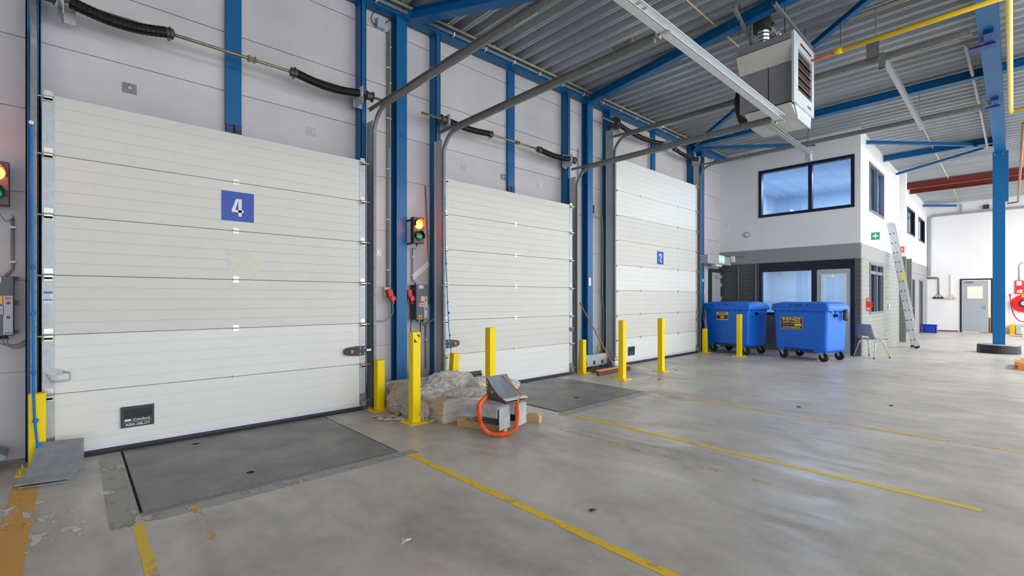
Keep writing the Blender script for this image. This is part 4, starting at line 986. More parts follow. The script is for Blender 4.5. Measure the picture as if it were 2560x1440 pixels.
for i in range(N_+1):
    for j in range(9):
        u=i/N_; v=j/8; x=7.15+u*.95; y=5.42+v*.34
        z=.002+.07*max(0,math.sin(PI*u))**.6*max(0,math.sin(PI*min(1,v*1.0)))**.7*(.7+.6*noise.noise(V((x*6,y*6,0))))
        hv.append((x,y,max(z,.001)))
for i in range(N_):
    for j in range(8): a=i*9+j; hf.append((a,a+1,a+10,a+9))
b._add(hv,hf); tag(b.obj('dirt_pile',mat('brown_sweepings',(110,76,46),.95,0,.3,60,.8,120),smooth=True),'brown heap of sweepings under the galvanised beam','dirt')

# ------------------------------------------------------------------ wheel chocks
def chock(x0,yb,z0,w,L,h,label,ms,side):
    """wedge: tall end at yb, descending toward -y"""
    o=thing('wheel_chock',label,'wheel chock',(x0+w/2,yb-L/2,z0),0,'grey steel wheel chocks')
    n=12; prof=[]
    for i in range(n+1):
        t=i/n; y=yb-.02-(L-.03)*t; z=z0+h*( (1-t)**1.75)*.80+h*.20*(1-t)+.034
        prof.append((y,z))
    b=B(); b.strip([(x0,y,z) for y,z in prof],(w,0,0)); b.obj('curved_plate',side[0],o,solid=.008)
    for xa in (x0+.004,x0+w-.012):
        b=B(); pts=[(xa,yb,z0)]+[(xa,yb,z0+h+.01)]+[(xa,y,z-.004) for y,z in prof]+[(xa,prof[-1][0]-.0,z0)]
        b.prism(pts,(.008,0,0)); b.obj('side_plate',side[1],o)
    b=B(); b.prism([(x0-.012,yb-L+.03,z0+.036),(x0-.012,yb-L+.03,z0+.044),(x0-.012,yb-L-.025,z0+.034),(x0-.012,yb-L-.025,z0+.026)],(w+.024,0,0)); b.obj('front_lip',side[2],o)
    b=B(); b.box(x0,x0+w,yb-L-.01,yb,z0,z0+.008); b.obj('base_plate',side[1],o)
    b=B(); b.cyl((x0+.03,yb-.015,z0+h+.012),(x0+.10,yb-.015,z0+h+.012),.006,8); b.cyl((x0+w-.10,yb-.015,z0+h+.012),(x0+w-.02,yb-.015,z0+h+.012),.006,8); b.obj('hinge',DGREY,o)
    return o
c1=chock(0,.40,0,.28,.40,.205,'grey steel wheel chock on the floor at the left of door 4',None,(CHOCK,CHOCK,CHOCK))
c1.location=(-.115+.0,5.18,0); c1.rotation_euler=(0,0,math.radians(-14))
c2=chock(3.365,4.03,.285,.30,.33,.215,'grey wheel chock with yellow dots lying on the galvanised covers',None,(CHOCK,CHOCKD,WHITE))
q=B(); q.lathe((3.366,4.005,.465),(-1,0,0),[(.014,0),(.014,.002)],14); q.lathe((3.366,4.012,.43),(-1,0,0),[(.013,0),(.013,.002)],14); q.obj('yellow_reflector',YEL,c2)
q=B(); q.lathe((3.366,4.017,.393),(-1,0,0),[(.013,0),(.013,.002)],14); q.lathe((3.366,4.02,.36),(-1,0,0),[(.013,0),(.013,.002)],14); q.obj('white_reflector',WHITE,c2)
q=B(); q.box(3.363,3.366,3.90,3.945,.36,.385); q.obj('type_label',mat('tan_label',(190,170,140),.6),c2)
q=B(); q.prism([(-.72,5.62,.0),(-.72,5.62,.24),(-.56,5.62,.22),(-.405,5.62,.12),(-.405,5.62,.10),(-.56,5.62,0)],(0,.25,0)); tag(q.obj('wheel_chock',CHOCK),'corner of a second steel chock against the wall at the left edge','wheel chock')

# timber bearers + galvanised covers
R14=Matrix.Rotation(math.radians(14),4,'Z')
def bearer(x,y,L,l,seed):
    o=thing('timber_bearer',l,'timber',(x,y,0),0,'timber bearers under the covers')
    M=Matrix.Translation((x,y,0))@Matrix.Rotation(math.radians(21),4,'Z')
    b=B(); b.box(-.035,.035,0,L,0,.085,0,M); b.obj('beam',WOOD,o,bevel=.002)
    b=B(); rr=random.Random(seed)
    for k in range(4): b.box(-.033,.03,.02+k*L*.25,.02+k*L*.25+L*(.12+.06*rr.random()),.085,.097,0,M)
    b.obj('board_remnant',WOOD,o)
bearer(3.33,3.66,.58,'timber bearer in front of the galvanised covers',1); bearer(3.86,3.66,.58,'timber bearer at the right end of the galvanised covers',2)
def cover(x,y,l):
    o=thing('galvanised_cover',l,'steel cover',(x,y,.098),0,'galvanised U covers on timber')
    M=Matrix.Translation((x,y,.098))@R14
    b=B(); t=.012; W=.235; H=.185; L=.44; r=.03
    outp=[(0,0),(0,H-r)]+[(r-r*math.cos(a),H-r+r*math.sin(a)) for a in (PI/8,PI/4,3*PI/8)]+[(r,H),(W-r,H)]+[(W-r+r*math.sin(a),H-r+r*math.cos(a)) for a in (PI/8,PI/4,3*PI/8)]+[(W,H-r),(W,0)]
    prof=[(p[0],p[1]) for p in outp]
    b.strip([M@V((p[0],.0,p[1]*1.0 if 1 else 0)) for p in [(0,H*.45)]+prof[1:-1]+[(W,0)]],M.to_3x3()@V((0,L,0)))
    q=b.obj('top_shell',mat('blotchy_galvanised',(184,190,193),.42,.15,.18,9),o,smooth=False,solid=.01)
    b=B(); b.box(.035,W+.002,-.012,0,-.055,H-.012,0,M); b.box(.035,W,0,.03,H-.03,H-.012,0,M); b.obj('front_plate',mat('blotchy_galvanised',(184,190,193),.42,.15,.18,9),o,bevel=.005)
    b=B(); b.box(.02,W-.01,.02,L-.01,.0,.004,0,M); b.obj('inner_plate',GALVD,o)
cover(3.15,3.60,'galvanised U cover under the chock, nearest door 4'); cover(3.39,3.60,'galvanised U cover under the chock, farther from door 4')
# orange coiled cable
P=smooth_path([(3.345,4.0,.325),(3.26,3.93,.318),(3.165,3.86,.312),(3.05,3.76,.295),(2.985,3.68,.25),(2.955,3.63,.19),(2.98,3.62,.12),(3.04,3.61,.06),(3.13,3.555,.03),(3.26,3.53,.03),(3.32,3.50,.08),(3.335,3.49,.20),(3.335,3.50,.325)],40)
o=thing('coiled_cable','orange coiled cable hanging from the wheel chock over the galvanised covers','cable',(3.35,3.5,0))
cp=[];L_=0
up=V((0,0,1))
for i in range(len(P)):
    t=(P[min(i+1,len(P)-1)]-P[max(i-1,0)])
    L_+=(P[i]-P[i-1]).length if i else 0
# resample finely for the helix
tot=L_; M_=2600; acc=[0]
for i in range(1,len(P)): acc.append(acc[-1]+(P[i]-P[i-1]).length)
j=0; a=V((1,0,0)); hel=[]
for k in range(M_+1):
    s=tot*k/M_
    while j<len(P)-2 and acc[j+1]<s: j+=1
    p=P[j].lerp(P[j+1],(s-acc[j])/max(1e-6,acc[j+1]-acc[j])); t=(P[j+1]-P[j]).normalized()
    a=(a-t*a.dot(t)).normalized(); c_=t.cross(a); ph=2*PI*s/.0195
    hel.append(p+(a*math.cos(ph)+c_*math.sin(ph))*.0165)
b=B(); b.tube(hel,.0082,6); b.obj('coil',ORANGE,o,smooth=True)
b=B(); b.tube(smooth_path([(3.335,3.50,.325),(3.45,3.58,.345),(3.58,3.69,.35),(3.60,3.86,.43),(3.58,3.99,.52),(3.54,4.04,.51),(3.50,4.05,.45)],8),.006,8); b.obj('cable_tail',ORANGE,o,smooth=True)

# ------------------------------------------------------------------ wrapped pallet and film heap
def heightfield(x0,x1,y0,y1,nx,ny,f):
    vs=[];fs=[]
    for i in range(nx+1):
        for j in range(ny+1):
            u=i/nx;v=j/ny; vs.append(f(u,v,x0+(x1-x0)*u,y0+(y1-y0)*v))
    for i in range(nx):
        for j in range(ny):
            a=i*(ny+1)+j; fs.append((a,a+1,a+ny+2,a+ny+1))
    return vs,fs
o=thing('film_wrapped_bundle','bundle of flat cartons wrapped in clear film between the bollards','wrapped bundle',(3.45,4.85,0))
b=B(); b.box(3.02,3.88,4.36,5.25,0,.03); b.obj('bottom_board',WOOD,o)
b=B()
rr=random.Random(4)
for k in range(9):
    dx=rr.uniform(-.012,.012); dy=rr.uniform(-.012,.012); b.box(3.03+dx,3.87+dx,4.37+dy,5.24+dy,.03+k*.024,.052+k*.024)
b.obj('carton_stack',mat('stacked_film_cartons',(196,176,150),.7,0,.15,8),o)
b=B(); b.box(3.012,3.05,4.35,4.46,.045,.16); b.obj('yellow_carton_edge',mat('yellow_print',(222,184,40),.5,0,.1),o)
def wrapf(u,v,x,y):
    # rounded pillow profile
    e=min(u,1-u,v,1-v)
    k=min(1,e/.045)
    h=.03+(.235)*min(1,k**.6)
    n=noise.noise(V((x*3.2,y*3.2,1)))*.05+noise.noise(V((x*9,y*9,4)))*.02
    px=x+(0 if k>=1 else noise.noise(V((y*7,h*6,2)))*.012)
    return (px,y,h+max(0,k)*n)
vs,fs=heightfield(3.0,3.9,4.33,5.28,60,60,wrapf)
b=B(); b._add(vs,fs); 
b.obj('stretch_film',FILM,o,smooth=True)
def blob(c,r,seed,amp=.35,freq=2.2,sub=4,flat=True):
    bm=bmesh.new(); bmesh.ops.create_icosphere(bm,subdivisions=sub,radius=1)
    vs=[]
    for v in bm.verts:
        d=v.co.normalized(); off=V((seed*3.1,seed*1.7,seed))
        w=V((noise.noise(d*1.5+off),noise.noise(d*1.5-off),noise.noise(d*1.7+off*2)))*.6
        e=Matrix.Rotation(seed*.9,3,'Z')@Matrix.Rotation(.5,3,'X')@(d+w*.5); e1=V((e.x*3.4,e.y*3.4,e.z*.9)); e2=V((e.x*1.0,e.y*4.5,e.z*4.5))
        cr=lambda q,k:(1-min(1,abs(noise.noise(q))*k))**1.6
        n=noise.noise(d*freq*.8+off)*amp+(cr(e1*.8+off,2.6)*.34+cr(e2*.9-off,3)*.22+cr(e1*2.2+off,3)*.02-.2)*amp
        p=d*(1+n); q_=V((c[0]+p.x*r[0],c[1]+p.y*r[1],max(.004,c[2]+p.z*r[2]))); vs.append(q_)
    fs=[tuple(v.index for v in f.verts) for f in bm.faces]; bm.free(); return vs,fs
o=thing('plastic_film_heap','crumpled heap of clear plastic film lying on the wrapped bundle','plastic film',(3.6,5.0,.2))
for i,(c_,r_) in enumerate((((3.62,5.0,.30),(.30,.24,.17)),((3.95,4.72,.29),(.26,.20,.11)),((3.28,4.95,.27),(.28,.26,.10)),((3.55,4.62,.25),(.42,.22,.06)),((4.1,4.55,.26),(.20,.15,.10)))):
    b=B(); vs,fs=blob(c_,r_,i+2,.42,1.1,6); b._add(vs,fs); b.obj('film_fold',FILM2,o,smooth=True)
FILMD=mat('dusty_beige_film',(186,174,156),.38,0,.10,5,bump=.35,bscale=14)
o=thing('dusty_film_sack','dusty beige plastic sheet slumped beside the tall bollard with black arrows','plastic film',(2.95,5.1,0))
for i,(c_,r_) in enumerate((((2.98,5.12,.16),(.17,.30,.20)),((2.93,4.85,.10),(.12,.28,.13)),((3.05,5.38,.22),(.14,.18,.12)))):
    b=B(); vs,fs=blob(c_,r_,i+11,.36,1.0,6); b._add(vs,fs); b.obj('sheet_fold',FILMD,o,smooth=True)
for i,pts in enumerate(([(2.92,5.2,.10),(2.80,5.0,.05),(2.66,5.06,.02),(2.60,5.02,.015),(2.63,4.92,.02)],[(2.63,4.95,.015),(2.75,4.85,.02),(2.85,4.72,.02),(2.95,4.6,.015),(2.98,4.5,.02)],[(2.75,4.95,.02),(2.85,4.85,.03),(2.98,4.72,.03),(3.05,4.5,.02)])):
    P=smooth_path(pts,10); b=B(); n=len(P)
    rs=[.02+.035*abs(math.sin(k*.35+i)) for k in range(n)]
    vs=[];m=8
    b.tube([(p.x,p.y,max(.012,p.z*.6)) for p in P],.03,8,0,True,rs)
    b.v=[(x,y,max(.003,.004+z*.45)) for x,y,z in b.v]
    b.obj('sheet_tail',FILMD,o,smooth=True)

# ------------------------------------------------------------------ broom, bottle
o=thing('broom','wide push broom with a long wooden handle leaning on the wall','broom',(7.5,5.2,0))
b=B(); M=Matrix.Translation((6.97,5.19,0))@Matrix.Rotation(math.radians(1.5),4,'Z')
b.box(0,1.06,-.035,.035,.075,.10,0,M); b.obj('broom_head',mat('broom_block_wood',(200,150,116),.55,0,.1,8),o,bevel=.005)
b=B()
for k in range(36):
    x=.015+k*.0292; a=(k%3-1)*.01
    b.prism([M@V((x,-.032,.075)),M@V((x+.028,-.032,.075)),M@V((x+.033+a,-.05,.002)),M@V((x-.004+a,-.05,.002))],M.to_3x3()@V((0,.064,0)))
b.obj('bristles',BRISTLE,o)
b=B(); b.tube([(7.56,5.22,.09),(7.05,5.66,1.335)],.0135,10); b.obj('handle',BROOMW,o,smooth=True)
o=thing('cleaning_jug','white plastic jug with blue cap and pink label behind the broom','jug',(7.98,5.5,0))
b=B(); b.box(7.92,8.10,5.45,5.55,0,.15); b.obj('jug_body',WHITE,o,bevel=.02)
b=B(); b.box(7.92,8.10,5.449,5.551,.0,.03); b.obj('label_band',mat('pink_label',(206,60,150),.5),o,bevel=.003)
b=B(); b.tube([(7.94,5.5,.14),(7.98,5.5,.19),(8.06,5.5,.19),(8.09,5.5,.14)],.012,8); b.obj('jug_handle',WHITE,o,smooth=True)
b=B(); b.lathe((7.95,5.5,.15),(0,0,1),[(.022,0),(.022,.03)],12); b.obj('cap',mat('blue_cap',(30,60,180),.4),o)
vs,fs=blob((7.80,5.45,.04),(.09,.07,.05),5,.3,2,3); b=B(); b._add(vs,fs); tag(b.obj('crumpled_bag',mat('blue_bag',(24,80,200),.4),smooth=True),'small crumpled blue bag beside the white jug','bag')

# ------------------------------------------------------------------ blue bins
def bin_(loc,rz,label,kind):
    """container: front (label) side toward local -x, width along y"""
    o=thing('waste_container',label,'bin',(0,0,0),0,'blue wheeled waste containers')
    ROOTM[o.name]=Matrix()
    W0,W1=.565,.60; D0,D1=.41,.44   # half sizes bottom / top
    def ring(w,d,z,r=.07,n=4):
        pts=[]
        for sx,sy,a0 in ((1,1,0),(-1,1,PI/2),(-1,-1,PI),(1,-1,3*PI/2)):
            for k in range(n+1):
                a=a0+k/n*PI/2; pts.append((sx*(d-r)+r*math.cos(a),sy*(w-r)+r*math.sin(a),z))
        return pts
    def loft(rs):
        b=B(); n=len(rs[0]); vs=[p for r in rs for p in r]; fs=[(i*n+k,i*n+(k+1)%n,(i+1)*n+(k+1)%n,(i+1)*n+k) for i in range(len(rs)-1) for k in range(n)]
        fs+=[tuple(range(n))[::-1],tuple((len(rs)-1)*n+k for k in range(n))]; b._add(vs,fs); return b
    b=loft([ring(W0-.05,D0-.04,.20),ring(W0,D0,.25),ring(W0+.005,D0+.005,.30),ring(W1,D1,1.13),ring(W1+.005,D1+.005,1.16)]); b.obj('container_body',BINBLUE,o,smooth=False)
    b=B(); b.v=[];
    b=loft([ring(W1+.045,D1+.045,1.13),ring(W1+.05,D1+.05,1.145),ring(W1+.05,D1+.05,1.19),ring(W1+.03,D1+.03,1.20)]); b.obj('rim',BINBLUE,o)
    b=loft([ring(W1+.04,D1+.035,1.195),ring(W1+.03,D1+.03,1.23),ring(W1-.01,D1-.03,1.29),ring(W1-.12,D1-.12,1.325),ring(W1-.35,D1-.3,1.335)]); lid=b.obj('lid',BINBLUE,o)
    b=B(); b.box(-D1-.045,-D1+.0,-.13,.13,1.225,1.275); b.obj('lid_grip',BINBLUE,lid,bevel=.01)
    b=B(); b.box(-D1-.049,-D1-.045,-.09,.05,1.235,1.262); b.obj('grip_slot',mat('bin_blue_dark',(6,52,130),.5),lid)
    b=B(); 
    for y in (-.58,-.30): b.box(-.34,.36,y-.03,y+.03,1.31,1.335) if 0 else None
    b.box(-D1-.035,-D1+.02,-.62,-.22,1.2,1.29); b.box(-D1-.035,-D1+.02,.24,.62,1.2,1.29); b.obj('lid_shoulder',BINBLUE,lid,bevel=.03)
    b=B()
    for k in range(8): 
        y=-.56+k*.16; b.prism([(-D1-.04,y-.008,1.135),(-D1+.01,y-.008,1.135),(-D1+.006,y-.008,1.06)],(0,.016,0))
    for sy in (-1,1):
        for x in (-.3,-.1,.1,.3): b.prism([(x-.008,sy*(W1+.04),1.135),(x-.008,sy*(W1-.01),1.135),(x-.008,sy*(W1-.008),1.06)],(.016,0,0))
    b.obj('rim_gusset',BINBLUE,o)
    for y in (-.44,.36):
        b=B(); b.box(-D0-.022,-D0+.08,y-.015,y+.13,.2,.265); b.obj('corner_foot',BINBLUE,o,bevel=.004)
    b=B(); b.box(-D0-.006,-D0+.05,-.36,.36,.205,.265); b.obj('skirt',mat('bin_blue_dark',(6,52,130),.5),o)
    for sy in (-1,1):
        b=B(); b.cyl((-.12,sy*(W1-.0),1.03),(-.12,sy*(W1+.07),1.03),.028,12); b.lathe((-.12,sy*(W1+.0),1.03),(0,sy,0),[(.05,0),(.045,.012)],14); b.obj('lift_trunnion',BLACK,o)
        b=B(); b.box(-.40,-.30,sy*W1-.035,sy*W1+.035,1.12,1.2); b.box(.30,.42,sy*W1-.035,sy*W1+.035,1.12,1.2); b.obj('side_lug',BINBLUE,o,bevel=.008)
    i=0
    for x in (-.34,.34):
        for y in (-.44,.44):
            b=B(); b.box(x-.045,x+.045,y-.045,y+.045,.192,.2); 
            for s in (-1,1): b.prism([(x+s*.034-.003,y-.035,.195),(x+s*.034-.003,y+.03,.195),(x+s*.034-.003,y-.025,.085),(x+s*.034-.003,y-.055,.10)],(.006,0,0))
            b.cyl((x-.045,y-.04,.1),(x+.045,y-.04,.1),.01,8); b.obj('caster_fork',GALV if kind else mat('rusty_yellow_fork',(190,160,90),.5,.3,.2,20),o)
            b=B(); b.lathe((x-.026,y-.04,.1),(1,0,0),[(.05,0),(.09,.0),(.1,.01),(.1,.042),(.09,.052),(.05,.052)],24); b.obj('caster_wheel',mat('black_tyre',(28,28,30),.6),o,smooth=False)
            i+=1
    # label
    hx=-D1+.004-(.02 if kind else 0)
    def fx(z): # slope of the face
        return -(D0+.005+(D1-D0-.005)*(z-.30)/.83)-.003
    def lab(y0,y1,z0,z1):
        b=B(); b.quad((fx(z0)-.002,y1,z0),(fx(z0)-.002,y0,z0),(fx(z1)-.002,y0,z1),(fx(z1)-.002,y1,z1)); return b
    tilt=math.atan2(D1-D0-.01,.83)
    def tx(body,size,y,z,sx=1,bold=.001,m=None):
        rot=face_rot(-1,0)@Matrix.Rotation(tilt*1.0,3,'X')
        return text('lettering',body,size,m or YELT,lb,(fx(z)-.005,y,z),rot,sx=sx,bold=bold,ext=.0004)
    YELT=mat('label_yellow',(250,214,20),.5); NAVL=mat('label_navy',(20,44,92),.5)
    if kind:
        b=lab(-.08,.42,.70,.975); lb=b.obj('company_label',YELT,o,solid=.001)
        b=lab(-.072,.412,.708,.967); 
        b.v=[(x-.0022,y,z) for x,y,z in b.v]; b.obj('label_field',NAVL,lb)
        tx('RENES',.092,.17,.925,1.62,.0022); tx('OUD PAPIER',.058,.17,.856,1.28,.0012); tx('De keuze van recycling',.026,.25,.80,.95,.0003); tx('WWW.RENES.NL',.046,.17,.738,1.15,.0012)
        b=lab(-.06,.10,.775,.825); b.v=[(x-.004,y,z) for x,y,z in b.v]; b.obj('label_block',YELT,lb)
    else:
        b=lab(-.06,.26,.86,1.06); lb=b.obj('company_label',YELT,o,solid=.001)
        b=lab(-.053,.253,.88,.99); b.v=[(x-.0022,y,z) for x,y,z in b.v]; b.obj('label_field',NAVL,lb)
        tx('RENES',.062,.10,1.025,1.25,.0016,NAVL); tx('OUD PAPIER B.V.',.026,.10,.976,1.1,.0004)
        b=lab(.05,.15,.90,.95); b.v=[(x-.004,y,z) for x,y,z in b.v]; b.obj('label_block',YELT,lb)
    # place
    o.location=loc; o.rotation_euler=(0,0,rz)
    return o
binR=bin_((12.57,3.27,0),math.radians(-13),'right blue wheeled container with yellow RENES OUD PAPIER label',True)
binL=bin_((12.60,4.95,0),math.radians(-10),'left blue wheeled container with small RENES label beside door 2',False)
# hanging bag (blob clamps to z>0, so build it separately)
b=B(); b.lathe((12.62,2.57,.90),(0,0,1),[(.01,0),(.05,.02),(.06,.08),(.05,.16),(.06,.24),(.03,.26)],12); tag(b.obj('rubbish_bag',mat('grey_black_bag',(84,82,80),.35,0,.3,20,.6,40),smooth=True),'crumpled grey plastic bag hanging from the side of the right blue bin','bag')

# ------------------------------------------------------------------ chair
def chair():
    o=thing('shell_chair','grey plastic shell chair with chromed legs at the office corner','chair',(13.9,2.32,0),math.radians(-30))
    ROOTM[o.name]=Matrix.Translation((13.9,2.32,0))@Matrix.Rotation(math.radians(-25),4,'Z')
    o.rotation_euler=(0,0,math.radians(-25))
    SH=mat('grey_chair_shell',(150,162,174),.4)
    # local: front = +x
    prof=[(.24,.425),(.22,.445),(.12,.44),(0,.425),(-.12,.43),(-.19,.455),(-.23,.52),(-.26,.62),(-.285,.72),(-.30,.80)]
    n=len(prof); m=10; vs=[];fs=[]
    for i,(x,z) in enumerate(prof):
        w=.22 if i<5 else .215-(i-5)*.008
        for j in range(m+1):
            t=j/m*2-1; cup=.02*t*t
            vs.append((x+(cup if i>=5 else 0),t*w,z+(cup if i<5 else 0)))
    for i in range(n-1):
        for j in range(m):
            if i==5 and 3<=j<=6: continue
            a=i*(m+1)+j; fs.append((a,a+1,a+m+2,a+m+1))
    b=B(); b._add(vs,fs); b.obj('seat_shell',SH,o,world=False,smooth=True,solid=.008)
    CH=mat('chrome_tube',(215,218,222),.2,.8,.02)
    for x0,x1,y in ((.12,.25,1),(.12,.25,-1),(-.12,-.27,1),(-.12,-.27,-1)):
        b=B(); b.tube([(x0*.4,y*.14,.405),(x0,y*.17,.405),(x0+(x1-x0)*.15,y*.185,.385),(x1,y*.235,.02)],.0105,8); l=b.obj('leg',CH,o,world=False,smooth=True)
        b=B(); b.cyl((x1+.0*y,y*.235,0),(x1,y*.235,.03),.015,8); b.obj('foot_cap',BLACK,l,world=False)
    return o
chair()

# ------------------------------------------------------------------ ladder
def ladder():
    o=thing('extension_ladder','aluminium multi-part extension ladder leaning on the office side wall','ladder',(17.6,1.95,0))
    AL=mat('aluminium_ladder',(206,210,216),.35,.35,.08,12)
    H=3.62; base=V((17.35,1.88,0)); dirv=V((-.0,.55,H)).normalized(); L=(V((0,.55,H))).length; nrm=V((0,-dirv.z,dirv.y))
    for k in range(2):
        off=nrm*(-.082*k+.0)
        sec=None
        L0=0.0 if k<1 else .04
        for i,x in enumerate((0,.33)):
            b=B(); p0=base+V((x,0,0))+off+dirv*L0; p1=p0+dirv*(L-L0)
            w=.055; vs=[]
            b.sweep([p0,p1],[(-.012,-.037),(.012,-.037),(.012,.037),(-.012,.037)],up=tuple(nrm)); s=b.obj('side_rail',AL,o)
            b=B(); b.sweep([p0-dirv*.0,p0+dirv*.06],[(-.016,-.04),(.016,-.04),(.016,.04),(-.016,.04)],up=tuple(nrm)); b.obj('rubber_foot',BLACK,s)
        b=B()
        for r in range(12):
            p=base+off+dirv*(.25+r*.28); b.cyl(p-V((.016,0,0)),p+V((.346,0,0)),.014,8)
        b.obj('rungs',AL,o)
        b=B()
        for r in range(12):
            p=base+off+dirv*(.25+r*.28); b.cyl(p-V((.0175,0,0)),p-V((.0155,0,0)),.0165,8)
        b.obj('rung_ends',BLACK,o)
    p=base+dirv*1.95-V((.0145,0,0)); q=B(); q.sweep([p,p+dirv*.22],[(-.002,-.025),(.002,-.025),(.002,.025),(-.002,.025)],up=tuple(nrm)); q.obj('safety_sticker',YEL,o)
ladder()

# ------------------------------------------------------------------ signs and small items at the office
def signx(name,x,y0,y1,z0,z1,m,label,cat='sign'):
    o=thing(name,label,cat,(x,(y0+y1)/2,z0)); b=B(); b.box(x,x+.004,y0,y1,z0,z1); b.obj('sign_panel',m,o); b=B(); b.box(x+.004,x+.02,y1-.02,OY+.02,z0+.03,z1-.03); b.obj('sign_bracket',GALV,o); return o
o=signx('first_aid_sign',15.2,2.37,2.55,2.93,3.125,GREENS,'green first aid sign with white cross on the office side wall')
b=B(); b.prism([(15.194,2.445,2.965),(15.194,2.475,2.965),(15.194,2.475,3.012),(15.194,2.525,3.012),(15.194,2.525,3.046),(15.194,2.475,3.046),(15.194,2.475,3.093),(15.194,2.445,3.093),(15.194,2.445,3.046),(15.194,2.395,3.046),(15.194,2.395,3.012),(15.194,2.445,3.012)],(.006,0,0)); b.obj('white_cross',WHITE,o)
o=signx('fire_hose_sign',19.5,2.42,2.60,2.89,3.08,REDS,'red fire hose sign projecting beside the ladder top')
b=B(); 
for k in range(12):
    a=.3+k*.42; r=.06-.002*k
    if k<8: b.box(19.495,19.5,2.50+r*math.cos(a)-.009,2.50+r*math.cos(a)+.009,2.985+r*math.sin(a)-.009,2.985+r*math.sin(a)+.009)
b.box(19.495,19.5,2.46,2.475,2.92,3.03); b.obj('hose_symbol',WHITE,o)
o=thing('call_point_sign','pair of orange-red fire signs folded on the brick beside the side window','sign',(14.62,2.5,1.1))
b=B(); b.box(14.60,14.604,2.47,2.55,1.09,1.42); b.box(14.68,14.684,2.43,2.54,1.19,1.31); b.obj('sign_panel',mat('orange_red_sign',(240,74,30),.4),o)
b=B(); b.box(14.598,14.6,2.48,2.54,1.33,1.40); b.box(14.598,14.6,2.48,2.54,1.11,1.18); b.obj('sign_symbol',mat('pale_pink_symbol',(250,190,170),.5),o)
b=B(); b.box(17.6,17.75,OY-.02,OY-.01,1.09,1.25); tag(b.obj('light_switch',WHITE,bevel=.003),'white double light switch on the grey brick beside the ladder','switch')
o=thing('smoke_detector','round white smoke detector on the upper office wall','detector',(OX,5.19,3.22)); b=B(); b.lathe((OX,5.19,3.22),(-1,0,0),[(.07,0),(.07,.02),(.055,.045)],24); b.obj('detector_dome',mat('pale_blue_plastic',(196,212,232),.4),o); b=B(); b.lathe((OX,5.19,3.22),(-1,0,0),[(.078,0),(.078,.012)],24); b.obj('detector_base',BLACK,o)
b=B(); b.box(OX-.04,OX,5.67,5.74,3.5,3.57); tag(b.obj('temperature_sensor',WHITE,bevel=.006),'small white sensor box on the upper office wall','sensor')
o=thing('vent_grille','white louvred vent grille under the roof on the office wall','vent',(OX,5.2,5.35)); b=B(); wall_x(OX-.015,OX-.002,5.06,5.32,5.32,5.53,[(5.08,5.30,5.34,5.51)],b); b.obj('grille_frame',WHITE,o)
b=B()
for k in range(9): b.box(OX-.02,OX-.004,5.08,5.30,5.345+k*.019,5.352+k*.019)
b.obj('louvre',WHITE,o)
# air curtain / duct above exit door
o=thing('air_curtain','long grey box above the exit door beside door 2','duct',(13.3,5.8,2.4)); b=B(); b.box(12.42,13.95,5.61,5.785,2.36,2.59); b.obj('casing',mat('pale_grey_casing',(186,188,190),.5,.1,.03),o,bevel=.004)
b=B(); b.box(13.0,13.4,5.64,5.76,2.30,2.36); b.obj('sensor_head',WHITE,o)
o=thing('exit_sign','illuminated green and white exit sign on the grey box','exit sign',(13.5,5.7,2.43)); b=B(); b.box(13.04,13.42,5.58,5.609,2.39,2.61); b.obj('sign_housing',WHITE,o)
b=B(); b.box(13.07,13.39,5.574,5.58,2.41,2.59); b.obj('sign_face',mat('lit_exit_green',(60,210,150),.4,emit=1.6,ecol=(90,235,180)),o)
b=B(); y=5.571; b.box(13.26,13.36,y,5.574,2.44,2.56); b.prism([(13.10,y,2.49),(13.17,y,2.54),(13.17,y,2.44)],(0,.002,0)); b.lathe((13.20,5.573,2.55),(0,-1,0),[(.012,0),(.012,.002)],10); b.obj('running_symbol',mat('lit_exit_white',(250,255,250),.4,emit=1.6),o)
o=thing('emergency_lamp','white emergency lamp on the grey band beside the exit sign','lamp',(OX,5.55,2.5)); b=B(); b.box(OX-.12,OX-.012,5.50,5.60,2.45,2.63); b.obj('lamp_body',WHITE,o,bevel=.01)
b=B(); b.box(OX-.05,OX-.012,5.3,5.5,2.60,2.62); b.box(OX-.04,OX-.012,5.24,5.30,2.56,2.63); b.obj('cable_trunk',GREYP,o)
pipe('wall_conduit',[(OX-.02,5.42,2.36),(OX-.02,5.42,1.2)],.012,GREYP,'grey conduit on the dark brick beside the exit door')
pipe('wall_conduit',[(OX-.02,4.95,2.36),(OX-.02,4.95,.2)],.02,mat('grey_beige_pipe',(120,122,118),.5),'grey pipe on the dark brick left of the ground floor window')
b=B(); b.box(12.47+.165,12.7,5.80,5.84,1.52,1.72); tag(b.obj('door_release_box',WHITE),'white door release box on the blue column by the exit door','switch box')
b=B(); b.box(12.5,12.56,5.79,5.80,1.86,1.94); tag(b.obj('small_label',WHITE),'small white label on the blue column above the release box','label')

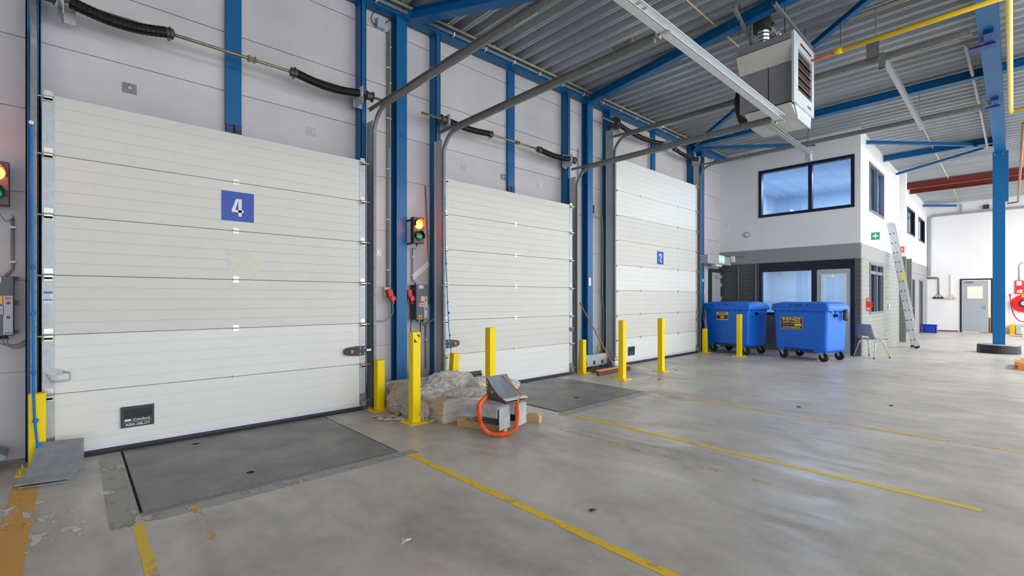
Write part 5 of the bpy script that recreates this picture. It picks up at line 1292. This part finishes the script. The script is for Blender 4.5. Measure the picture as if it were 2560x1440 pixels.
# ------------------------------------------------------------------ far wall items
X=FX-.01
def farsock(y,z,m,l,g):
    o=thing('socket_cluster',l,'sockets',(X,y,z),0)
    for k in (-1,0,1):
        b=B(); b.box(X-.06,X,y+k*.12-.045,y+k*.12+.045,z-.04,z+.04); b.obj('socket',m,o,bevel=.008)
    b=B()
    for k in (-1,0,1): b.tube(smooth_path([(X-.02,y+k*.12,z+.04),(X-.02,y+k*.08,z+.1),(X-.02,y+k*.02,z+.16)],4),.008,6)
    b.obj('socket_cable',m,o)
farsock(2.25,1.44,BLACK,'cluster of three black sockets on the far wall',''); farsock(1.85,1.42,CREAM,'cluster of three cream sockets on the far wall','')
b=B(); 
for k in (0,.03,.06): b.tube([(X-.02,2.62,2.34-k),(X-.02,2.30+k*.6,2.34-k),(X-.02,2.25+k*.5-.02,2.30-k),(X-.02,2.25+k*.5-.02,1.6)],.012,6)
tag(b.obj('conduit_bundle',GREYP,smooth=True),'bundle of grey conduits bending down to the black sockets','conduit')
b=B(); b.box(X-.03,X,1.83,1.87,1.56,2.44); tag(b.obj('wall_trunking',WHITE),'white vertical trunking above the cream sockets','conduit')
# cable tray along the far wall
o=thing('cable_tray','grey cable tray rounding the corner high on the far wall','cable tray',(X,0,5.0))
b=B(); path=[(X-.04,2.545,2.4),(X-.04,2.545,4.84)]+[(X-.04,2.365+.18*math.cos(a),4.84+.18*math.sin(a)) for a in [k*PI/16 for k in range(1,9)]]+[(X-.04,-9,5.04)]; b.sweep(path,[(-.05,-.03),(.05,-.03),(.05,.03),(-.05,.03)],up=(1,0,0)); b.obj('tray_body',mat('tray_grey',(160,166,170),.45,.3,.04),o)
b=B(); b.box(X-.1,X,1.5,1.53,5.05,5.4); b.obj('tray_bracket',GALV,o)
b=B(); b.box(X-.12,X,.70,.88,5.10,5.26); tag(b.obj('tray_junction_box',DGREY),'dark box on the cable tray left of the blue column','junction box')
# hose reel
o=thing('fire_hose_reel','red fire hose reel on the far wall at the right edge','hose reel',(27.2,-.25,1.2))
b=B(); b.lathe((27.38,-.26,1.22),(-1,0,0),[(.20,0),(.33,.01),(.34,.03),(.30,.045),(.16,.05)],32); b.obj('reel_disc',mat('reel_red',(226,26,30),.35),o)
b=B(); b.lathe((27.33,-.26,1.22),(-1,0,0),[(.15,0),(.15,.02),(.10,.04),(.04,.05)],24); b.obj('reel_hub',DGREY,o)
b=B(); b.lathe((27.285,-.26,1.22),(-1,0,0),[(.09,0),(.085,.02)],20); b.obj('hub_cap',mat('pale_grey_cap',(190,196,200),.4),o)
b=B(); b.box(27.32,27.33,-.32,-.2,1.46,1.53); b.obj('reel_label',YEL,o)
b=B(); b.tube(smooth_path([(27.3,.12,1.50),(27.3,.09,1.2),(27.3,.02,.8),(27.3,-.12,.55),(27.3,-.3,.50),(27.3,-.5,.6)],8),.018,8); b.obj('hose',mat('dark_red_hose',(160,36,50),.5),o,smooth=True)
b=B(); b.cyl((27.3,.12,1.5),(27.3,.12,1.6),.03,8); b.obj('hose_nozzle',RED,o)
b=B(); b.tube([(27.4,-.2,1.6),(27.4,-.2,1.2)],.012,8); b.obj('supply_pipe',GREYP,o)
for (y1,l) in ((-.02,'red fire equipment sign board left of the pair on the far wall'),(-.27,'red fire equipment sign board at the right edge of the photo')):
    o=thing('fire_sign_board',l,'sign',(27.4,y1,1.6),0,'red fire equipment boards')
    b=B(); b.box(27.40,27.43,y1-.22,y1,1.60,2.13); b.obj('board',REDS,o)
    b=B(); b.box(27.395,27.4,y1-.18,y1-.04,1.93,2.10); b.box(27.395,27.4,y1-.19,y1-.12,1.63,1.76); b.box(27.395,27.4,y1-.1,y1-.05,1.65,1.73); b.obj('board_symbol',WHITE,o)
pipe('supply_pipe',[(27.42,-.14,2.13),(27.42,-.14,2.72),(27.42,-.20,2.82),(27.42,-.5,2.84)],.018,GALV,'grey pipe rising from the red fire boards',cat='pipe')
# low items
b=B(); b.box(27.0,27.35,-.02,.12,0,.38); tag(b.obj('column_guard',mat('amber_guard',(248,176,10),.4)),'amber yellow protector at the foot of the far wall','guard')
o=thing('low_steel_cabinet','low pale grey cabinet against the far wall behind the column','cabinet',(27.2,-.6,0)); b=B(); b.box(27.0,27.4,-1.2,-.04,.02,.37); b.obj('cabinet_body',mat('pale_blue_grey_steel',(170,182,190),.4),o,bevel=.006); b=B(); b.box(27.05,27.4,-1.2,-.04,0,.02); b.obj('plinth',BLACK,o)
# blue crate
o=thing('storage_crate','blue plastic crate on the floor at the far corner','crate',(26.0,2.4,0)); CR=mat('crate_blue',(14,64,190),.4)
b=B(); wall_x(25.85,25.87,2.19,2.60,.0,.33,[(2.34,2.44,.27,.30)],b); b.box(26.25,26.27,2.19,2.60,0,.33); b.box(25.85,26.27,2.19,2.21,0,.33); b.box(25.85,26.27,2.58,2.60,0,.33); b.box(25.85,26.27,2.19,2.60,0,.02); b.obj('crate_body',CR,o)
b=B(); b.box(25.83,26.29,2.17,2.19,.29,.33); b.box(25.83,26.29,2.60,2.62,.29,.33); b.box(25.83,25.85,2.17,2.62,.30,.335); b.obj('crate_rim',CR,o)
b=B(); b.box(25.84,25.85,2.27,2.29,.02,.28); b.box(25.84,25.85,2.50,2.52,.02,.28); b.obj('crate_rib',CR,o)
# pallet with planks at right edge
o=thing('wooden_pallet','wooden pallet at the right edge in front of the column foot','pallet',(13.9,-.5,0))
b=B()
for y in (-.05,-.6,-1.1): b.box(13.55,14.55,y-.1,y,0.02,.10)
b.obj('bearer_block',mat('orange_timber',(214,150,70),.6,0,.14,10),o)
b=B()
for k in range(6): b.box(13.55+k*.175,13.68+k*.175,-1.15,-.0,.10,.125)
b.box(13.55,14.55,-1.15,0,0,.02); b.obj('deck_board',mat('orange_timber',(214,150,70),.6,0,.14,10),o)
for k,(x,y,z,l) in enumerate(((13.62,-.10,.127,'pale timber block on the near end of the pallet'),(13.9,-.3,.127,'pale timber offcut on the pallet behind the block'))):
    b=B(); b.box(x,x+.18,y-.12,y+.02,z,z+.12 if k==0 else z+.05); tag(b.obj('timber_block',mat('fresh_timber',(238,206,160),.6,0,.08,10),bevel=.003),l,'timber')
b=B(); b.box(25.4,25.9,-.5,-.16,.12,.34); b.box(25.4,25.9,-.45,-.2,0,.12); tag(b.obj('far_pallet_stack',mat('fresh_timber',(238,206,160),.6,0,.08,10)),'small stack of timber standing by the far wall','pallet')
b=B(); b.tube([(15.6,-.25,.5),(15.4,-.22,.3),(15.5,-.24,0)],.02,8); tag(b.obj('trolley_leg',mat('pale_blue_grey_steel',(170,182,190),.4)),'pale blue steel leg of a trolley at the right edge','trolley')

# ------------------------------------------------------------------ heater
HX,HY=7.42,2.12
o=thing('unit_heater','large grey suspended gas unit heater below the roof','heater',(7.85,2.5,4.2))
b=B(); b.prism([(7.30,HY,5.13),(7.30,HY,5.03),(7.43,HY,4.78),(7.43,HY,4.21),(8.24,HY,4.21),(8.24,HY,5.13)],(0,.74,0)); b.obj('casing',mat('casing_mid_grey',(150,150,153),.42,.2,.06,5),o)
b=B(); b.prism([(7.296,HY,5.03),(7.426,HY,4.78),(7.43,HY,4.782),(7.30,HY,5.032)],(0,.74,0)); b.obj('sloped_panel',mat('floor_lit_sloped_panel',(214,212,206),.45,.1,.05,6),o)  # paler than the casing: floor bounce put into the slope's colour
b=B(); b.box(7.29,7.296,HY,HY+.74,5.025,5.032); b.box(7.425,7.43,HY+.0,HY+.012,4.22,4.78); b.box(7.425,7.43,HY+.33,HY+.34,4.21,4.78); b.obj('panel_seam',DGREY,o)
b=B(); b.box(7.432,7.44,HY-.0,HY+.3,4.2,4.2); 
b=B(); wall_y(HY-.03,HY,7.32,8.27,4.16,5.15,[(7.50,8.16,4.36,4.95)],b); b.obj('front_frame',HEATF,o)
b=B(); b.box(7.46,8.2,HY-.001,HY+.004,4.33,4.98); b.obj('louvre_back',mat('shaded_louvre_interior',(52,38,30),.6),o)  # dark sheet stands in for the shaded inside of the opening
for k in range(4):
    z=4.45+k*.125; b=B(); b.prism([(7.50,HY-.028,z),(7.50,HY-.003,z+.05),(7.50,HY-.001,z+.045),(7.50,HY-.025,z-.006)],(.66,0,0)); b.obj('louvre_blade',mat('brown_louvre',(96,76,64),.45,.3),o)
b=B(); b.box(7.60,8.10,HY-.033,HY-.03,5.03,5.06); b.obj('upper_slot',BLACK,o)
b=B(); b.prism([(7.35,HY+.02,4.16),(7.62,HY+.02,4.0),(8.15,HY+.02,4.0),(8.27,HY+.02,4.16)],(0,.62,0)); b.obj('lower_hood',mat('heater_underside',(206,208,206),.45),o)
b=B(); b.prism([(7.45,HY+.0,4.21),(7.6,HY-.0,3.99),(8.2,HY,3.99),(8.25,HY,4.21)],(0,.015,0)); b.obj('hood_front',HEATF,o)
b=B(); b.lathe((7.83,HY+.74,4.45),(0,1,0),[(.33,0),(.33,.10),(.28,.13),(.10,.16)],28); b.obj('fan_guard',BLACK,o)
text('lettering','mark',.07,BLACK,o,(8.03,HY-.031,4.25),RY,sx=1.3,bold=.0015)
b=B(); 
P=[]; rs=[]
for k in range(15): P.append((7.50+.0*k,2.55,5.12+.027*k)); rs.append(.085 if k%2 else .075)
b.tube(P[:10],.08,16,0,True,rs[:10]); b.obj('flue_pipe',mat('shiny_duct',(190,192,194),.22,.85,.05),o)
b=B(); b.cyl((7.45,2.55,5.36),(7.45,2.55,5.80),.12,20); b.obj('flue_collar',DGREY,o)
b=B(); P=smooth_path([(7.75,2.42,5.12),(7.76,2.42,5.26),(7.66,2.46,5.38),(7.55,2.5,5.44)],9); b.tube(P,.09,16,0,True,[.09 if k%2 else .078 for k in range(len(P))]); b.obj('flexible_duct',mat('shiny_duct',(190,192,194),.22,.85,.05),o)
for (pa,pb,l) in (((6.35,2.52,5.22),(7.62,2.72,5.22),'grey strut channel carrying the left side of the heater'),((6.65,2.13,5.22),(8.30,2.13,5.22),'grey strut channel carrying the right side of the heater')):
    o2=thing('strut_channel',l,'rail',pa,0,'strut channels above the heater'); b=B(); b.sweep([pa,pb],[(-.02,0),(.02,0),(.02,.045),(.014,.045),(.014,.006),(-.014,.006),(-.014,.045),(-.02,.045)]); b.obj('channel_body',GALVD,o2)
    b=B(); 
    for t in (.25,.8):
        p=V(pa).lerp(V(pb),t); b.cyl((p.x,p.y,5.0),(p.x,p.y,5.45),.006,6)
    b.obj('threaded_rod',DGREY,o2)
# gas pipes
GAS=mat('gas_yellow_paint',(250,206,10),.38)
o=thing('gas_pipe','yellow gas pipe running from the heater to the main beam','pipe',(8.1,2.1,5.0))
b=B(); b.tube([(8.12,1.75,5.0),(8.12,-.4,5.0)],.03,14); b.cyl((8.12,1.80,5.0),(8.12,1.70,5.0),.045,14); b.obj('pipe_body',GAS,o,smooth=True)
b=B(); b.tube([(8.12,2.1,4.985),(8.12,1.78,4.99)],.018,10); b.obj('pipe_reducer',ORANGE,o,smooth=True)
b=B(); b.cyl((8.12,1.72,5.0),(8.12,1.72,5.45),.004,6); b.obj('hanger_wire',DGREY,o)
o=thing('gas_pipe','pale yellow gas pipe running along the right side of the main beam','pipe',(10,.03,5.0))
b=B(); b.tube([(5.0,.045,5.0),(13.15,.045,5.0)],.034,14); b.obj('pipe_body',mat('pale_gas_yellow',(246,224,110),.4),o,smooth=True)
b=B(); b.tube([(13.15,.045,5.0),(13.15,-2.5,5.0)],.034,14); b.lathe((13.15,.045,5.0),(1,0,0),[(.02,-.045),(.042,-.03),(.042,.03),(.02,.045)],14); b.obj('pipe_branch',GAS,o,smooth=True)
pipe('grey_roof_pipe',[(10.2,.52,5.36),(13.6,.48,5.34),(17.3,.47,5.30)],.025,mat('pale_grey_pipe',(196,196,198),.4),'pale grey pipe along the left side of the main beam','pipe')
pipe('copper_pipe',[(15.2,-.14,5.25),(26.9,-.10,5.18),(26.95,.2,5.16)],.03,COPPER,'brown copper coloured pipe running under the roof at the right','pipe')
for o_ in list(C.objects):
    if o_.name.split('.')[0] in ('unit_heater',) or (o_.name=='gas_pipe'):
        o_.scale=(.955,)*3; o_.location=V((0,0,1.4))*.045+V(o_.location)*.955
# cream conduits on the deck
def roofc(pts,l,m=CREAM):
    pipe('roof_conduit',pts,.011,m,l,'conduit')
roofc([(5.2,3.0,5.40),(7.75,3.0,5.42)],'cream conduit on the roof left of the heater')
roofc([(11.9,1.46,5.43),(14.5,1.47,5.44),(17.0,1.49,5.44),(21.0,1.5,5.42),(27.2,1.56,5.40)],'long cream conduit on the roof in front of the office')
roofc([(8.0,1.75,5.40),(8.0,-.5,5.40)],'cream conduit crossing the roof behind the yellow gas pipe, nearer one'); roofc([(8.16,1.75,5.40),(8.16,-.5,5.40)],'cream conduit crossing the roof behind the yellow gas pipe, farther one')

# ------------------------------------------------------------------ small debris
for k,(x,y,l,m) in enumerate(((1.4,2.39,'tiny white paper scrap on the floor in the foreground',WHITE),(6.85,1.9,'dry brown leaf on the floor right of the yellow lines',BRISTLE),(7.81,1.09,'small brown leaf at the far right of the floor',BRISTLE),(8.62,4.52,'brown leaf on the floor behind the bollard at door 2',BRISTLE),(7.4,4.2,'brown leaf near the bollards at the broom',BRISTLE),(2.62,5.17,'flat white scrap on the floor at the right foot of door 4',WHITE),(12.3,4.1,'small dark scrap on the floor in front of the bins',BRISTLE),(2.5,1.9,'brown scrap beside the yellow line in the foreground',BRISTLE))):
    b=B(); rr=random.Random(k+40); n=7; pts=[]
    s=.03 if k!=5 else .06
    for i in range(n):
        a=2*PI*i/n; r=s*rr.uniform(.5,1.2); pts.append((x+r*math.cos(a)*1.4,y+r*math.sin(a),.003+rr.uniform(0,.012)))
    b._add(pts+[(x,y,.016)],[(i,(i+1)%n,n) for i in range(n)]); tag(b.obj('floor_scrap',m,solid=.001),l,'litter')

# ------------------------------------------------------------------ lights
area('office_light_upper',(16.4,4.0,4.95),2.2,150,(.60,.77,1.0),(0,0,0))
area('office_light_lower',(15.8,4.2,2.55),2.0,48,(.62,.78,1.0),(0,0,0))
area('far_room_light',(FX+1.4,1.2,2.7),1.6,42,(1,.88,.74),(0,0,0))
area('hall_fill_light',(3,-5.0,5.2),9.0,130,(1,.985,.965),(math.radians(20),0,0),1.6)  # unseen fill lamps added to brighten the hall, strongest towards the far end
area('hall_fill_light',(14,-5.0,5.2),10.0,480,(1,.985,.97),(math.radians(20),0,0),1.6)
area('hall_fill_light',(22,-4.5,5.2),8.0,600,(1,.99,.98),(math.radians(10),0,0),1.6)
wld=bpy.data.worlds.new('World'); bpy.context.scene.world=wld; wld.use_nodes=True
bg=wld.node_tree.nodes['Background']; bg.inputs[0].default_value=(.93,.96,1,1); bg.inputs[1].default_value=3.2

# ------------------------------------------------------------------ camera
f=1173.47; th=math.atan2(2535.82-1280,f)
cd=bpy.data.cameras.new('Camera'); cam=bpy.data.objects.new('Camera',cd); C.objects.link(cam)
cam.location=(0,0,1.40); cam.rotation_euler=(PI/2,0,th-PI/2)
cd.sensor_width=36; cd.lens=f/2560*36; cd.shift_y=(747-720)/2560; cd.clip_end=200
sc=bpy.context.scene; sc.camera=cam
sc.view_settings.view_transform='Standard'; sc.view_settings.look='None'; sc.view_settings.gamma=1; sc.view_settings.use_curve_mapping=False
sc.view_settings.exposure=0.5
try:
    sc.cycles.use_denoising=True; sc.cycles.max_bounces=8; sc.cycles.diffuse_bounces=5; sc.cycles.transparent_max_bounces=24; sc.cycles.sample_clamp_indirect=6
except Exception: pass
